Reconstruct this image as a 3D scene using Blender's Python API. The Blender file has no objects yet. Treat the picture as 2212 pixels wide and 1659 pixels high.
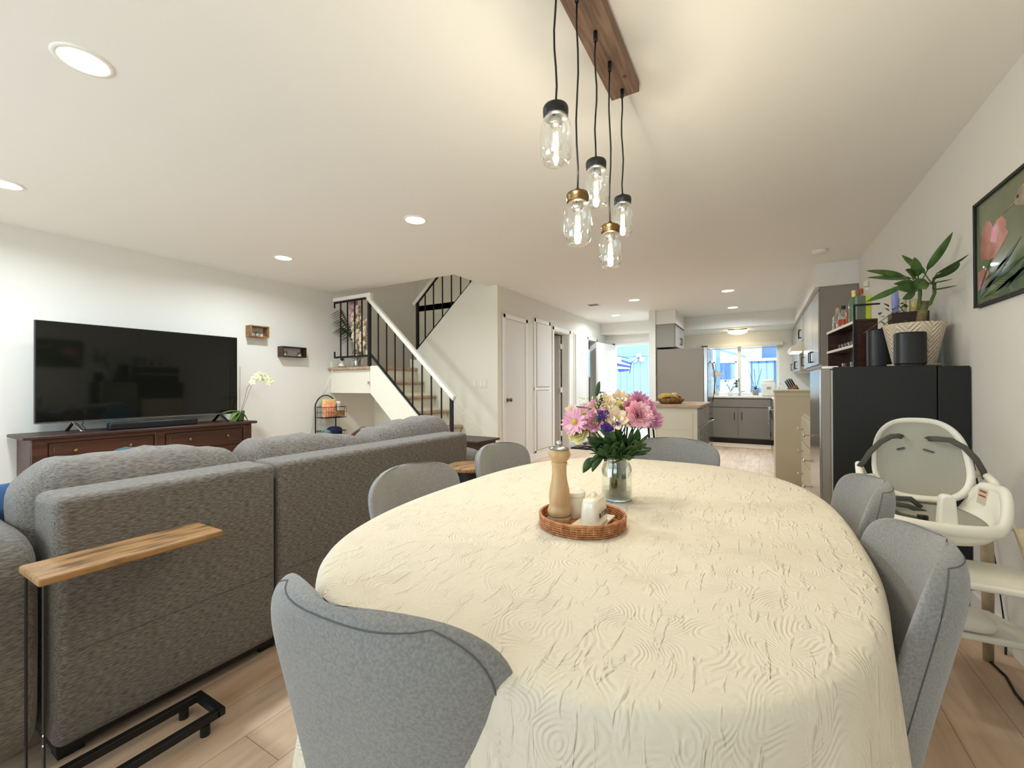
import bpy, bmesh, math, random
from mathutils import Vector, Matrix, Euler
random.seed(7)
PI = math.pi
S = bpy.context.scene
COL = S.collection
H = 2.44                      # ceiling height
XL, XR = -5.23, 0.92          # left (television) wall, right wall

# ------------------------------------------------------------------ camera
F_PX, YAW, PITCH, ROLL = 921.924, 0.52357913, 0.00395507, 0.00348335
cd = bpy.data.cameras.new('camera'); cam = bpy.data.objects.new('camera', cd); COL.objects.link(cam)
cd.sensor_width = 36.0; cd.lens = F_PX / 2212 * 36.0; cd.clip_start = 0.02; cd.clip_end = 200
_r, _d, _f = Vector((1, 0, 0)), Vector((0, 0, -1)), Vector((0, 1, 0))
_f2 = _f * math.cos(PITCH) - _d * math.sin(PITCH); _d2 = _d * math.cos(PITCH) + _f * math.sin(PITCH)
_r3 = _r * math.cos(ROLL) + _d2 * math.sin(ROLL); _d3 = _d2 * math.cos(ROLL) - _r * math.sin(ROLL)
_rot = Matrix((_r3, -_d3, -_f2)).transposed()
cam.matrix_world = Matrix.Translation((0, 0, 1.124)) @ (Matrix.Rotation(YAW, 3, 'Z') @ _rot).to_4x4()
S.camera = cam

# ------------------------------------------------------------------ view, world, daylight
S.view_settings.view_transform = 'Standard'; S.view_settings.look = 'None'
S.view_settings.exposure = 0.10; S.view_settings.gamma = 1.0; S.view_settings.use_curve_mapping = False
cy = S.cycles
cy.max_bounces = 8; cy.diffuse_bounces = 5; cy.glossy_bounces = 3; cy.transmission_bounces = 6
cy.transparent_max_bounces = 16; cy.caustics_reflective = False; cy.caustics_refractive = False
cy.sample_clamp_indirect = 4.0
cy.use_denoising = True
W = bpy.data.worlds.new('sky'); S.world = W; W.use_nodes = True
bg = W.node_tree.nodes['Background']; bg.inputs[0].default_value = (0.72, 0.87, 1.0, 1); bg.inputs[1].default_value = 3.2


def light(kind, name, loc, energy, color, rot=(0, 0, 0), **kw):
    l = bpy.data.lights.new(name, kind); l.energy = energy; l.color = color
    for k, v in kw.items(): setattr(l, k, v)
    o = bpy.data.objects.new(name, l); COL.objects.link(o); o.location = loc; o.rotation_euler = rot
    return o


WARM = (1.0, 0.84, 0.62)
# daylight through the patio door behind the camera, the kitchen window and the open front door
light('AREA', 'patio_daylight', (-2.9, -2.1, 1.15), 62, (0.74, 0.90, 1.0), (PI / 2, 0, 0), shape='RECTANGLE', size=3.2, size_y=2.0)
light('AREA', 'added_dining_fill', (-.25, -2.05, 1.5), 17, (0.86, 0.95, 1.0), (PI / 2, 0, 0), shape='RECTANGLE', size=1.6, size_y=1.2)  # fill added behind the viewer to brighten the right-hand dining side
light('AREA', 'window_skylight', (-0.35, 11.1, 3.1), 170, (0.66, 0.84, 1.0), (-math.radians(48), 0, 0), shape='RECTANGLE', size=1.6, size_y=1.4)
light('AREA', 'doorway_skylight', (-2.25, 10.9, 3.2), 170, (0.62, 0.80, 1.0), (-math.radians(46), 0, 0), shape='RECTANGLE', size=1.4, size_y=1.4)
# upstairs light falling into the stairwell
light('AREA', 'upstairs_light', (-4.1, 4.9, 4.5), 7, (1.0, 0.96, 0.9), (0, 0, 0), shape='RECTANGLE', size=1.0, size_y=1.0)


# ------------------------------------------------------------------ materials
def srgb(c):
    return tuple((x / 12.92 if x <= 0.04045 else ((x + 0.055) / 1.055) ** 2.4) for x in [v / 255 for v in c])


def mat(name, col, rough=0.5, metal=0.0, col2=None, vs=6.0, stretch=(1, 1, 1), detail=4, lo=0.35, hi=0.65,
        bump=0, bs=60, bstretch=(1, 1, 1), bdist=0.01, spec=0.5, coat=0, emis=None, es=0, trans=0, ior=1.45, sheen=0, sss=0):
    m = bpy.data.materials.new(name); m.use_nodes = True
    nt = m.node_tree; N = nt.nodes; L = nt.links; p = N['Principled BSDF']
    p.inputs['Base Color'].default_value = (*srgb(col), 1); p.inputs['Roughness'].default_value = rough
    p.inputs['Metallic'].default_value = metal; p.inputs['Specular IOR Level'].default_value = spec
    p.inputs['Coat Weight'].default_value = coat; p.inputs['IOR'].default_value = ior
    p.inputs['Transmission Weight'].default_value = trans; p.inputs['Sheen Weight'].default_value = sheen
    if emis: p.inputs['Emission Color'].default_value = (*srgb(emis), 1); p.inputs['Emission Strength'].default_value = es
    tc = N.new('ShaderNodeTexCoord')
    if col2:
        mp = N.new('ShaderNodeMapping'); mp.inputs['Scale'].default_value = stretch; L.new(tc.outputs['Object'], mp.inputs[0])
        nz = N.new('ShaderNodeTexNoise'); nz.inputs['Scale'].default_value = vs; nz.inputs['Detail'].default_value = detail
        L.new(mp.outputs[0], nz.inputs['Vector'])
        r = N.new('ShaderNodeValToRGB'); r.color_ramp.elements[0].position = lo; r.color_ramp.elements[1].position = hi
        r.color_ramp.elements[0].color = (*srgb(col), 1); r.color_ramp.elements[1].color = (*srgb(col2), 1)
        L.new(nz.outputs[0], r.inputs[0]); L.new(r.outputs[0], p.inputs['Base Color'])
    if bump:
        mp = N.new('ShaderNodeMapping'); mp.inputs['Scale'].default_value = bstretch; L.new(tc.outputs['Object'], mp.inputs[0])
        nz = N.new('ShaderNodeTexNoise'); nz.inputs['Scale'].default_value = bs; nz.inputs['Detail'].default_value = 3
        L.new(mp.outputs[0], nz.inputs['Vector'])
        b = N.new('ShaderNodeBump'); b.inputs['Strength'].default_value = bump; b.inputs['Distance'].default_value = bdist
        L.new(nz.outputs[0], b.inputs['Height']); L.new(b.outputs[0], p.inputs['Normal'])
    return m


def glass_mat(name, tint=(1, 1, 1), gloss=(1, 1, 1), rough=0.02, mixbase=0.0):
    m = bpy.data.materials.new(name); m.use_nodes = True
    nt = m.node_tree; N = nt.nodes; L = nt.links; N.remove(N['Principled BSDF'])
    t = N.new('ShaderNodeBsdfTransparent'); t.inputs[0].default_value = (*tint, 1)
    g = N.new('ShaderNodeBsdfGlossy'); g.inputs[0].default_value = (*gloss, 1); g.inputs['Roughness'].default_value = rough
    fr = N.new('ShaderNodeLayerWeight'); fr.inputs['Blend'].default_value = 0.35
    ml = N.new('ShaderNodeMath'); ml.operation = 'MULTIPLY_ADD'; ml.inputs[1].default_value = 0.75; ml.inputs[2].default_value = 0.05 + mixbase
    L.new(fr.outputs['Facing'], ml.inputs[0])
    mx = N.new('ShaderNodeMixShader'); L.new(ml.outputs[0], mx.inputs[0]); L.new(t.outputs[0], mx.inputs[1]); L.new(g.outputs[0], mx.inputs[2])
    L.new(mx.outputs[0], N['Material Output'].inputs[0])
    return m


M = {}
M['wall'] = mat('warm_white_paint', (228, 225, 218), 0.75, bump=0.05, bs=180, bdist=0.002)
M['wall2'] = mat('cream_paint', (232, 226, 208), 0.7, bump=0.05, bs=180, bdist=0.002)
M['wallg'] = mat('grey_paint', (214, 210, 200), 0.75)
M['ceil'] = mat('ceiling_paint', (238, 236, 230), 0.8, bump=0.06, bs=6, bstretch=(1, 6, 1), bdist=0.01)
M['trim'] = mat('white_gloss_paint', (238, 235, 228), 0.35)
M['door'] = mat('white_door_paint', (226, 221, 216), 0.4)
M['black'] = mat('black_metal', (18, 18, 19), 0.45)
M['blackp'] = mat('black_plastic', (20, 21, 23), 0.4, bump=0.1, bs=300, bdist=0.001)
M['rail'] = mat('black_iron', (16, 15, 15), 0.5)
M['chrome'] = mat('chrome', (215, 215, 215), 0.12, 1.0)
M['steel'] = mat('brushed_steel', (170, 170, 168), 0.22, 1.0)
M['brass'] = mat('aged_brass', (120, 98, 66), 0.3, 1.0)
M['sofa'] = mat('grey_brown_woven_fabric', (88, 82, 76), 0.95, col2=(128, 122, 115), vs=230, stretch=(1, .22, 1.25), detail=2, lo=.34, hi=.66, bump=0.45, bs=260, bstretch=(1, .3, 1), bdist=0.003, spec=.2, sheen=.15)
M['chair'] = mat('grey_felt', (124, 123, 121), 0.95, col2=(142, 141, 138), vs=240, detail=3, bump=0.25, bs=420, bdist=0.002, spec=.15, sheen=.25)
M['seam'] = mat('dark_seam', (92, 91, 90), 0.9)
M['walnut'] = mat('dark_walnut', (50, 26, 16), 0.4, col2=(74, 40, 25), vs=9, stretch=(1, .12, 3), detail=6)
M['walnut_d'] = mat('dark_stained_wood', (44, 27, 21), 0.42, col2=(62, 38, 28), vs=12, stretch=(1, .2, 3))
M['rustic'] = mat('rustic_wood', (156, 116, 70), 0.55, col2=(86, 60, 34), vs=9, stretch=(5, 1.2, 2), detail=8, lo=.44, hi=.70, bump=.2, bs=40, bstretch=(4, .6, 1), bdist=.003)
M['boardw'] = mat('weathered_brown_board', (112, 88, 72), 0.7, col2=(140, 113, 94), vs=14, stretch=(6, .5, 2), detail=6, bump=.4, bs=50, bstretch=(6, .4, 1), bdist=.003)
M['oak'] = mat('light_oak', (196, 162, 126), 0.45, col2=(168, 132, 98), vs=10, stretch=(1, .15, 1), detail=5)
M['tread'] = mat('oak_nosing', (190, 164, 140), 0.5, col2=(166, 138, 114), vs=14, stretch=(1, .3, 1))
M['millw'] = mat('pale_beech', (206, 172, 126), 0.4, col2=(186, 148, 102), vs=22, stretch=(1.5, 1.5, .2), detail=4)
M['rattan'] = mat('rattan', (196, 136, 88), 0.5, col2=(150, 92, 54), vs=60)
M['ceram'] = mat('cream_ceramic', (236, 228, 208), 0.2, coat=.4)
M['glass'] = glass_mat('clear_glass')
M['jarglass'] = glass_mat('jar_glass', (.97, .985, .96), mixbase=.03)
M['pane'] = glass_mat('window_glass', (.97, .99, .99), rough=0.0)
M['water'] = glass_mat('water', (.52, .60, .38))
M['cab'] = mat('grey_cabinet_paint', (140, 132, 122), 0.45)
M['cabr'] = mat('grey_cabinet_door_paint', (165, 163, 158), 0.3)
M['creamcab'] = mat('cream_cabinet_paint', (205, 192, 164), 0.5)
M['isl'] = mat('island_paint', (214, 204, 182), 0.5)
M['counter'] = mat('white_counter', (226, 220, 210), 0.3, col2=(212, 205, 196), vs=30)
M['fridge_side'] = mat('taupe_fridge_side', (132, 122, 110), 0.5)
M['blackfr'] = mat('black_fridge_side', (17, 18, 18), 0.55, bump=.15, bs=260, bdist=.001)
M['tv'] = mat('tv_screen', (14, 15, 12), 0.05, spec=.6)
M['white'] = mat('white_plastic', (236, 232, 222), 0.35)
M['hc'] = mat('highchair_plastic', (236, 232, 218), 0.35)
M['hcpad'] = mat('highchair_pad', (160, 158, 146), 0.8, bump=.1, bs=300, bdist=.001)
M['strap'] = mat('grey_webbing', (82, 80, 72), 0.85, bump=.3, bs=300, bdist=.001)
M['hcwood'] = mat('highchair_wood', (196, 182, 152), 0.6, col2=(176, 160, 130), vs=20)
M['leaf'] = mat('leaf_green', (58, 88, 40), 0.4, col2=(84, 112, 54), vs=20, spec=.4)
M['leafd'] = mat('dark_leaf', (40, 66, 34), 0.4, col2=(62, 92, 44), vs=25)
M['leafl'] = mat('orchid_leaf', (110, 130, 66), 0.35)
M['stem'] = mat('stem_green', (84, 104, 50), 0.6)
M['trunk'] = mat('plant_trunk', (132, 118, 78), 0.8, col2=(96, 86, 54), vs=10, stretch=(1, 1, 8))
M['soil'] = mat('soil', (50, 36, 26), 0.95)
M['pink'] = mat('pink_petals', (236, 184, 200), 0.7, col2=(222, 156, 182), vs=30)
M['pink2'] = mat('carnation_pink', (242, 176, 190), 0.75, col2=(246, 200, 206), vs=30)
M['mauve'] = mat('mauve_petals', (216, 152, 180), 0.7, col2=(200, 132, 164), vs=30)
M['purple'] = mat('purple_petals', (72, 34, 118), 0.75, col2=(98, 58, 150), vs=60)
M['cream'] = mat('cream_petals', (240, 222, 196), 0.65, col2=(226, 200, 172), vs=30)
M['yellow'] = mat('pale_yellow_petals', (232, 222, 160), 0.65, col2=(214, 204, 136), vs=25)
M['eye'] = mat('flower_eye', (190, 176, 44), 0.7)
M['orchid'] = mat('orchid_petals', (234, 234, 190), 0.55)
M['denim'] = mat('denim', (52, 84, 132), 0.9, col2=(84, 118, 164), vs=12, bump=.3, bs=200, bdist=.002)
M['teal'] = mat('dark_teal_cloth', (48, 78, 92), 0.9)
M['planter'] = mat('planter_white', (216, 198, 174), 0.55, col2=(200, 178, 152), vs=8)
M['sky_fence'] = mat('pale_blue_fence', (150, 178, 196), 0.8)
M['blueboard'] = mat('blue_board_siding', (96, 132, 178), 0.8)
M['housew'] = mat('white_siding', (220, 228, 226), 0.8)
M['concrete'] = mat('patio_concrete', (200, 200, 198), 0.9)
M['soap'] = mat('white_wax', (240, 234, 222), 0.5)
M['lamp'] = mat('lamp_diffuser', (255, 246, 230), 0.5, emis=(255, 236, 205), es=14)
M['fluor'] = mat('flush_lamp_glass', (255, 244, 214), 0.4, emis=(255, 232, 190), es=16)
M['filament'] = mat('glowing_filament', (255, 220, 150), 0.4, emis=(255, 214, 140), es=60)
M['hoodlamp'] = mat('hood_lamp', (255, 244, 214), 0.4, emis=(255, 240, 210), es=5)
M['porchlamp'] = mat('porch_lamp', (255, 244, 214), 0.4, emis=(255, 240, 210), es=5)


def custom(name):
    m = bpy.data.materials.new(name); m.use_nodes = True
    return m, m.node_tree.nodes, m.node_tree.links, m.node_tree.nodes['Principled BSDF']


# plank floor: boards run away from the camera
m, N, L, p = custom('oak_plank_floor'); M['floor'] = m
tc = N.new('ShaderNodeTexCoord'); mp = N.new('ShaderNodeMapping'); mp.inputs['Rotation'].default_value = (0, 0, PI / 2)
L.new(tc.outputs['Object'], mp.inputs[0])
br = N.new('ShaderNodeTexBrick'); br.inputs['Scale'].default_value = 1; br.inputs['Brick Width'].default_value = 1.25; br.inputs['Row Height'].default_value = .18
br.inputs['Mortar Size'].default_value = .0012; br.offset = .37
br.inputs['Color1'].default_value = (*srgb((232, 204, 176)), 1); br.inputs['Color2'].default_value = (*srgb((214, 182, 152)), 1); br.inputs['Mortar'].default_value = (*srgb((150, 120, 94)), 1)
L.new(mp.outputs[0], br.inputs['Vector'])
m2 = N.new('ShaderNodeMapping'); m2.inputs['Scale'].default_value = (5, .6, 1); L.new(tc.outputs['Object'], m2.inputs[0])
nz = N.new('ShaderNodeTexNoise'); nz.inputs['Scale'].default_value = 3.2; nz.inputs['Detail'].default_value = 7; nz.inputs['Distortion'].default_value = .8; L.new(m2.outputs[0], nz.inputs['Vector'])
rp = N.new('ShaderNodeValToRGB'); rp.color_ramp.elements[0].position = .3; rp.color_ramp.elements[0].color = (.66, .6, .55, 1); rp.color_ramp.elements[1].position = .62; rp.color_ramp.elements[1].color = (1, 1, 1, 1)
L.new(nz.outputs[0], rp.inputs[0])
mx = N.new('ShaderNodeMix'); mx.data_type = 'RGBA'; mx.blend_type = 'MULTIPLY'; mx.inputs[0].default_value = .75
L.new(br.outputs[0], mx.inputs[6]); L.new(rp.outputs[0], mx.inputs[7]); L.new(mx.outputs[2], p.inputs['Base Color'])
p.inputs['Roughness'].default_value = .42

# embossed tablecloth
m, N, L, p = custom('embossed_cream_cloth'); M['cloth'] = m
p.inputs['Base Color'].default_value = (*srgb((216, 206, 186)), 1); p.inputs['Roughness'].default_value = .8; p.inputs['Specular IOR Level'].default_value = .3
tc = N.new('ShaderNodeTexCoord')
nzw = N.new('ShaderNodeTexNoise'); nzw.inputs['Scale'].default_value = 9; nzw.inputs['Detail'].default_value = 1; L.new(tc.outputs['Object'], nzw.inputs['Vector'])
va = N.new('ShaderNodeMix'); va.data_type = 'RGBA'; va.blend_type = 'LINEAR_LIGHT'; va.inputs[0].default_value = .07; L.new(tc.outputs['Object'], va.inputs[6]); L.new(nzw.outputs['Color'], va.inputs[7])
vo = N.new('ShaderNodeTexVoronoi'); vo.inputs['Scale'].default_value = 10; vo.feature = 'F1'; L.new(va.outputs[2], vo.inputs['Vector'])
mu = N.new('ShaderNodeMath'); mu.operation = 'MULTIPLY'; mu.inputs[1].default_value = 78; L.new(vo.outputs['Distance'], mu.inputs[0])
sn = N.new('ShaderNodeMath'); sn.operation = 'SINE'; L.new(mu.outputs[0], sn.inputs[0])
msk = N.new('ShaderNodeTexNoise'); msk.inputs['Scale'].default_value = 16; L.new(tc.outputs['Object'], msk.inputs['Vector'])
mr = N.new('ShaderNodeMapRange'); mr.inputs[1].default_value = .42; mr.inputs[2].default_value = .6; L.new(msk.outputs[0], mr.inputs[0])
m1 = N.new('ShaderNodeMath'); m1.operation = 'MULTIPLY'; L.new(sn.outputs[0], m1.inputs[0]); L.new(mr.outputs[0], m1.inputs[1])
v2 = N.new('ShaderNodeTexVoronoi'); v2.inputs['Scale'].default_value = 130; L.new(va.outputs[2], v2.inputs['Vector'])
mi = N.new('ShaderNodeMath'); mi.operation = 'SUBTRACT'; mi.inputs[0].default_value = 1; L.new(mr.outputs[0], mi.inputs[1])
m3 = N.new('ShaderNodeMath'); m3.operation = 'MULTIPLY'; L.new(v2.outputs['Distance'], m3.inputs[0]); L.new(mi.outputs[0], m3.inputs[1])
ad = N.new('ShaderNodeMath'); ad.operation = 'ADD'; L.new(m1.outputs[0], ad.inputs[0]); L.new(m3.outputs[0], ad.inputs[1])
b1 = N.new('ShaderNodeBump'); b1.inputs['Strength'].default_value = .5; b1.inputs['Distance'].default_value = .0012; L.new(ad.outputs[0], b1.inputs['Height'])
mpw = N.new('ShaderNodeMapping'); mpw.inputs['Scale'].default_value = (70, 15, 15); mpw.inputs['Rotation'].default_value = (0, 0, .12); L.new(tc.outputs['Object'], mpw.inputs[0])
wr = N.new('ShaderNodeTexNoise'); wr.inputs['Scale'].default_value = 1; wr.inputs['Detail'].default_value = 2; wr.inputs['Distortion'].default_value = .6; L.new(mpw.outputs[0], wr.inputs['Vector'])
rw = N.new('ShaderNodeMapRange'); rw.inputs[1].default_value = .57; rw.inputs[2].default_value = .72; L.new(wr.outputs[0], rw.inputs[0])
b2 = N.new('ShaderNodeBump'); b2.inputs['Strength'].default_value = .8; b2.inputs['Distance'].default_value = .0028; L.new(rw.outputs[0], b2.inputs['Height']); L.new(b1.outputs[0], b2.inputs['Normal'])
L.new(b2.outputs[0], p.inputs['Normal'])


# ------------------------------------------------------------------ mesh builder and scene graph
ROOT = {}


class MB:
    def __init__(s): s.b = bmesh.new()

    def box(s, x0, y0, z0, x1, y1, z1, mtx=None):
        vs = [s.b.verts.new((x, y, z)) for x in (x0, x1) for y in (y0, y1) for z in (z0, z1)]
        for f in ((0, 1, 3, 2), (4, 6, 7, 5), (0, 4, 5, 1), (2, 3, 7, 6), (0, 2, 6, 4), (1, 5, 7, 3)):
            s.b.faces.new([vs[i] for i in f])
        if mtx: bmesh.ops.transform(s.b, matrix=mtx, verts=vs)
        return s

    def prism(s, pts, axis, a, c):
        """closed outline pts (2-D) extruded along axis from a to c"""
        def mk(u, v, w): return {'x': (w, u, v), 'y': (u, w, v), 'z': (u, v, w)}[axis]
        A = [s.b.verts.new(mk(u, v, a)) for u, v in pts]; B = [s.b.verts.new(mk(u, v, c)) for u, v in pts]
        n = len(pts); s.b.faces.new(A); s.b.faces.new(B[::-1])
        for i in range(n): s.b.faces.new((A[i], B[i], B[(i + 1) % n], A[(i + 1) % n]))
        return s

    def lathe(s, prof, o=(0, 0, 0), n=32, cap=True, mtx=None, sx=1, sy=1):
        rings = []; allv = []
        for r, z in prof:
            ring = [s.b.verts.new((o[0] + sx * r * math.cos(2 * PI * k / n), o[1] + sy * r * math.sin(2 * PI * k / n), o[2] + z)) for k in range(n)]
            rings.append(ring); allv += ring
        for a, c in zip(rings, rings[1:]):
            for k in range(n): s.b.faces.new((a[k], a[(k + 1) % n], c[(k + 1) % n], c[k]))
        if cap:
            if prof[0][0] > 1e-5: s.b.faces.new(rings[0][::-1])
            if prof[-1][0] > 1e-5: s.b.faces.new(rings[-1])
        if mtx: bmesh.ops.transform(s.b, matrix=mtx, verts=allv)
        return s

    def tube(s, pts, r, n=8, closed=False, flat=1.0, up=(0, 0, 1)):
        pts = [Vector(q) for q in pts]; m = len(pts); rings = []
        rr = r if isinstance(r, (list, tuple)) else [r] * m
        for i, q in enumerate(pts):
            if closed: t = pts[(i + 1) % m] - pts[i - 1]
            else: t = pts[min(i + 1, m - 1)] - pts[max(i - 1, 0)]
            t.normalize(); u = Vector(up)
            if abs(t.dot(u)) > .95: u = Vector((1, 0, 0))
            a = t.cross(u).normalized(); c = a.cross(t).normalized()
            rings.append([s.b.verts.new(q + a * rr[i] * math.cos(2 * PI * k / n) + c * rr[i] * flat * math.sin(2 * PI * k / n)) for k in range(n)])
        seq = list(zip(rings, rings[1:])) + ([(rings[-1], rings[0])] if closed else [])
        for a, c in seq:
            for k in range(n): s.b.faces.new((a[k], a[(k + 1) % n], c[(k + 1) % n], c[k]))
        if not closed: s.b.faces.new(rings[0][::-1]); s.b.faces.new(rings[-1])
        return s

    def bar(s, p0, p1, w, h=None):
        """rectangular bar between two points"""
        h = h or w; p0 = Vector(p0); p1 = Vector(p1); d = p1 - p0; ln = d.length; t = d.normalized()
        u = Vector((0, 0, 1))
        if abs(t.dot(u)) > .99: u = Vector((0, 1, 0))
        a = t.cross(u).normalized(); c = a.cross(t).normalized()
        mt = Matrix((a, t, c)).transposed().to_4x4(); mt.translation = p0
        return s.box(-w / 2, 0, -h / 2, w / 2, ln, h / 2, mt)

    def ball(s, o, r, n=12, sq=(1, 1, 1)):
        g = bmesh.ops.create_uvsphere(s.b, u_segments=n * 2 if n > 8 else 12, v_segments=n, radius=1)
        bmesh.ops.transform(s.b, matrix=Matrix.Translation(o) @ Matrix.Diagonal((r * sq[0], r * sq[1], r * sq[2], 1)), verts=g['verts'])
        return s

    def grid(s, fn, nu, nv, cu=False, cv=False):
        V = [[s.b.verts.new(fn(i / nu, j / nv)) for j in range(nv + (0 if cv else 1))] for i in range(nu + (0 if cu else 1))]
        a, c = len(V), len(V[0])
        for i in range(nu):
            for j in range(nv): s.b.faces.new((V[i][j], V[(i + 1) % a][j], V[(i + 1) % a][(j + 1) % c], V[i][(j + 1) % c]))
        return s

    def leaf(s, p0, p1, w, sag=0.0, side=None, n=8, fold=.25, base=.02, tw=0):
        p0 = Vector(p0); p1 = Vector(p1); d = p1 - p0; u = Vector((0, 0, 1))
        a = Vector(side) if side else d.cross(u)
        if a.length < 1e-6: a = Vector((1, 0, 0))
        a.normalize(); nn = a.cross(d).normalized()
        rows = []
        for i in range(n + 1):
            t = i / n; q = p0 + d * t + Vector((0, 0, -1)) * sag * 4 * (t * t - t * .35) * .35
            ww = w * (math.sin(PI * min(1, t ** .8)) ** .75 if 0 < t < 1 else base)
            aa = Matrix.Rotation(tw * t, 3, d.normalized()) @ a
            rows.append([s.b.verts.new(q - aa * ww / 2 + nn * ww * fold), s.b.verts.new(q), s.b.verts.new(q + aa * ww / 2 + nn * ww * fold)])
        for a_, c_ in zip(rows, rows[1:]):
            for k in (0, 1): s.b.faces.new((a_[k], a_[k + 1], c_[k + 1], c_[k]))
        return s

    def build(s, name, m, parent=None, world=False, smooth=False, bevel=0, seg=2, sub=0, solid=0, angle=35, local_origin=True):
        b = s.b
        bmesh.ops.remove_doubles(b, verts=b.verts, dist=1e-5)
        bmesh.ops.recalc_face_normals(b, faces=b.faces)
        me = bpy.data.meshes.new(name); 
        o = bpy.data.objects.new(name, me); COL.objects.link(o)
        if parent is not None:
            o.parent = parent; r = ROOT.get(parent.name, parent.name); ROOT[o.name] = r
            if world:
                rt = TF[r]; bmesh.ops.transform(b, matrix=rt.inverted(), verts=b.verts)
        else:
            xs = [v.co for v in b.verts]
            c = Vector(((min(v.x for v in xs) + max(v.x for v in xs)) / 2, (min(v.y for v in xs) + max(v.y for v in xs)) / 2, min(v.z for v in xs)))
            if local_origin:
                bmesh.ops.translate(b, vec=-c, verts=b.verts); o.location = c; TF[o.name] = Matrix.Translation(c)
            else: TF[o.name] = Matrix.Identity(4)
            ROOT[o.name] = o.name
        if smooth:
            for f in b.faces: f.smooth = True
        b.to_mesh(me); b.free()
        me.materials.append(M[m] if isinstance(m, str) else m)
        if solid:
            q = o.modifiers.new('solid', 'SOLIDIFY'); q.thickness = solid; q.offset = 0
        if bevel:
            q = o.modifiers.new('bevel', 'BEVEL'); q.width = bevel; q.segments = seg; q.limit_method = 'ANGLE'; q.angle_limit = math.radians(angle)
            if smooth is False:
                for f in me.polygons: f.use_smooth = True
                me.set_sharp_from_angle(angle=math.radians(50)) if hasattr(me, 'set_sharp_from_angle') else None
        if sub:
            q = o.modifiers.new('sub', 'SUBSURF'); q.levels = sub; q.render_levels = sub
        return o


TF = {}


def thing(name, label, cat, loc=(0, 0, 0), rz=0.0, group=None):
    o = bpy.data.objects.new(name, None); COL.objects.link(o); o.empty_display_size = .1
    o.location = loc; o.rotation_euler = (0, 0, rz)
    TF[o.name] = Matrix.Translation(loc) @ Matrix.Rotation(rz, 4, 'Z'); ROOT[o.name] = o.name
    o['label'] = label; o['category'] = cat
    if group: o['group'] = group
    return o


def tag(o, label, cat, group=None, kind=None):
    o['label'] = label; o['category'] = cat
    if group: o['group'] = group
    if kind: o['kind'] = kind
    return o


def struct(o, label=None, cat=None):
    o['kind'] = 'structure'
    if label: o['label'] = label; o['category'] = cat
    return o


def dup(root, loc, rz=0.0, label=None, group=None):
    r = root.copy(); COL.objects.link(r); r.location = loc; r.rotation_euler = (0, 0, rz)
    TF[r.name] = Matrix.Translation(loc) @ Matrix.Rotation(rz, 4, 'Z'); ROOT[r.name] = r.name
    if label: r['label'] = label
    if group: r['group'] = group
    for ch in list(root.children):
        c = ch.copy(); COL.objects.link(c); c.parent = r
        for g in list(ch.children):
            d = g.copy(); COL.objects.link(d); d.parent = c
    return r


def arc(c, r, a0, a1, n, plane='xz'):
    out = []
    for i in range(n + 1):
        a = a0 + (a1 - a0) * i / n; u, v = r * math.cos(a), r * math.sin(a)
        out.append({'xz': (c[0] + u, c[1], c[2] + v), 'yz': (c[0], c[1] + u, c[2] + v), 'xy': (c[0] + u, c[1] + v, c[2])}[plane])
    return out


def text(name, body, size, m, parent, loc, rot, ext=0.0004):
    cu = bpy.data.curves.new(name, 'FONT'); cu.body = body; cu.size = size; cu.extrude = ext; cu.align_x = 'CENTER'; cu.align_y = 'CENTER'
    o = bpy.data.objects.new(name, cu); COL.objects.link(o); o.data.materials.append(M[m]); o.parent = parent
    me = bpy.data.meshes.new_from_object(o); bpy.data.objects.remove(o)
    o = bpy.data.objects.new(name, me); COL.objects.link(o); o.parent = parent; ROOT[o.name] = ROOT.get(parent.name, parent.name)
    o.location = loc; o.rotation_euler = rot
    return o


def rbox(cx, cy_, cz, lx, ly, lz, r=.06, n=4.0, nu=24, nv=16, bulge=0):
    """superellipsoid cushion shape as grid function"""
    def fn(u, v):
        a = 2 * PI * u; ph = PI * (v - .5)
        def pw(t, e): return math.copysign(abs(t) ** e, t)
        e = 2 / n
        return (cx + lx / 2 * pw(math.cos(ph), e) * pw(math.cos(a), e), cy_ + ly / 2 * pw(math.cos(ph), e) * pw(math.sin(a), e), cz + lz / 2 * pw(math.sin(ph), e))
    return fn


# ================================================================== ROOM SHELL
def sbox(name, m, *boxes, bevel=0):
    b = MB()
    for q in boxes: b.box(*q)
    return struct(b.build(name, m, bevel=bevel))


sbox('floor', 'floor', (-5.35, -1.87, -.1, 1.04, 9.97, 0))
sbox('ceiling', 'ceil', (-5.35, -1.87, H, 1.04, 4.02, H + .1), (-3.1, 4.02, H, 1.04, 5.72, H + .1), (-5.35, 5.72, H, 1.04, 9.97, H + .1))
sbox('wall_left', 'wall', (-5.35, -1.87, 0, XL, 5.84, 5))
sbox('wall_right', 'wall', (XR, -1.87, 0, 1.04, 9.97, H))
sbox('wall_rear', 'wall', (XL, -1.87, 0, -4.9, -1.75, H), (-1.5, -1.87, 0, -1.15, -1.75, H), (-4.9, -1.87, 2.12, -1.5, -1.75, H), (.65, -1.87, 0, XR, -1.75, H), (-1.15, -1.87, 0, .65, -1.75, .9), (-1.15, -1.87, 2.12, .65, -1.75, H))
sbox('wall_stairwell', 'wall2', (XL, 5.72, 0, -3.06, 5.84, 5))
sbox('wall_upstairs', 'wall2', (-3.1, 4.02, H + .1, -3.0, 5.72, 5), (XL, 3.92, H + .1, -3.0, 4.02, 5), (XL, 3.92, 5, -3.0, 5.84, 5.1))
b = MB().prism([(XL, 0), (-2.94, 0), (-2.94, H), (-3.1, H), (-3.1, 2.76), (-4.34, 1.645), (-4.34, 1.03), (XL, 1.03)], 'y', 4.72, 4.80)
struct(b.build('wall_stair_side', 'wall2'))
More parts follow.
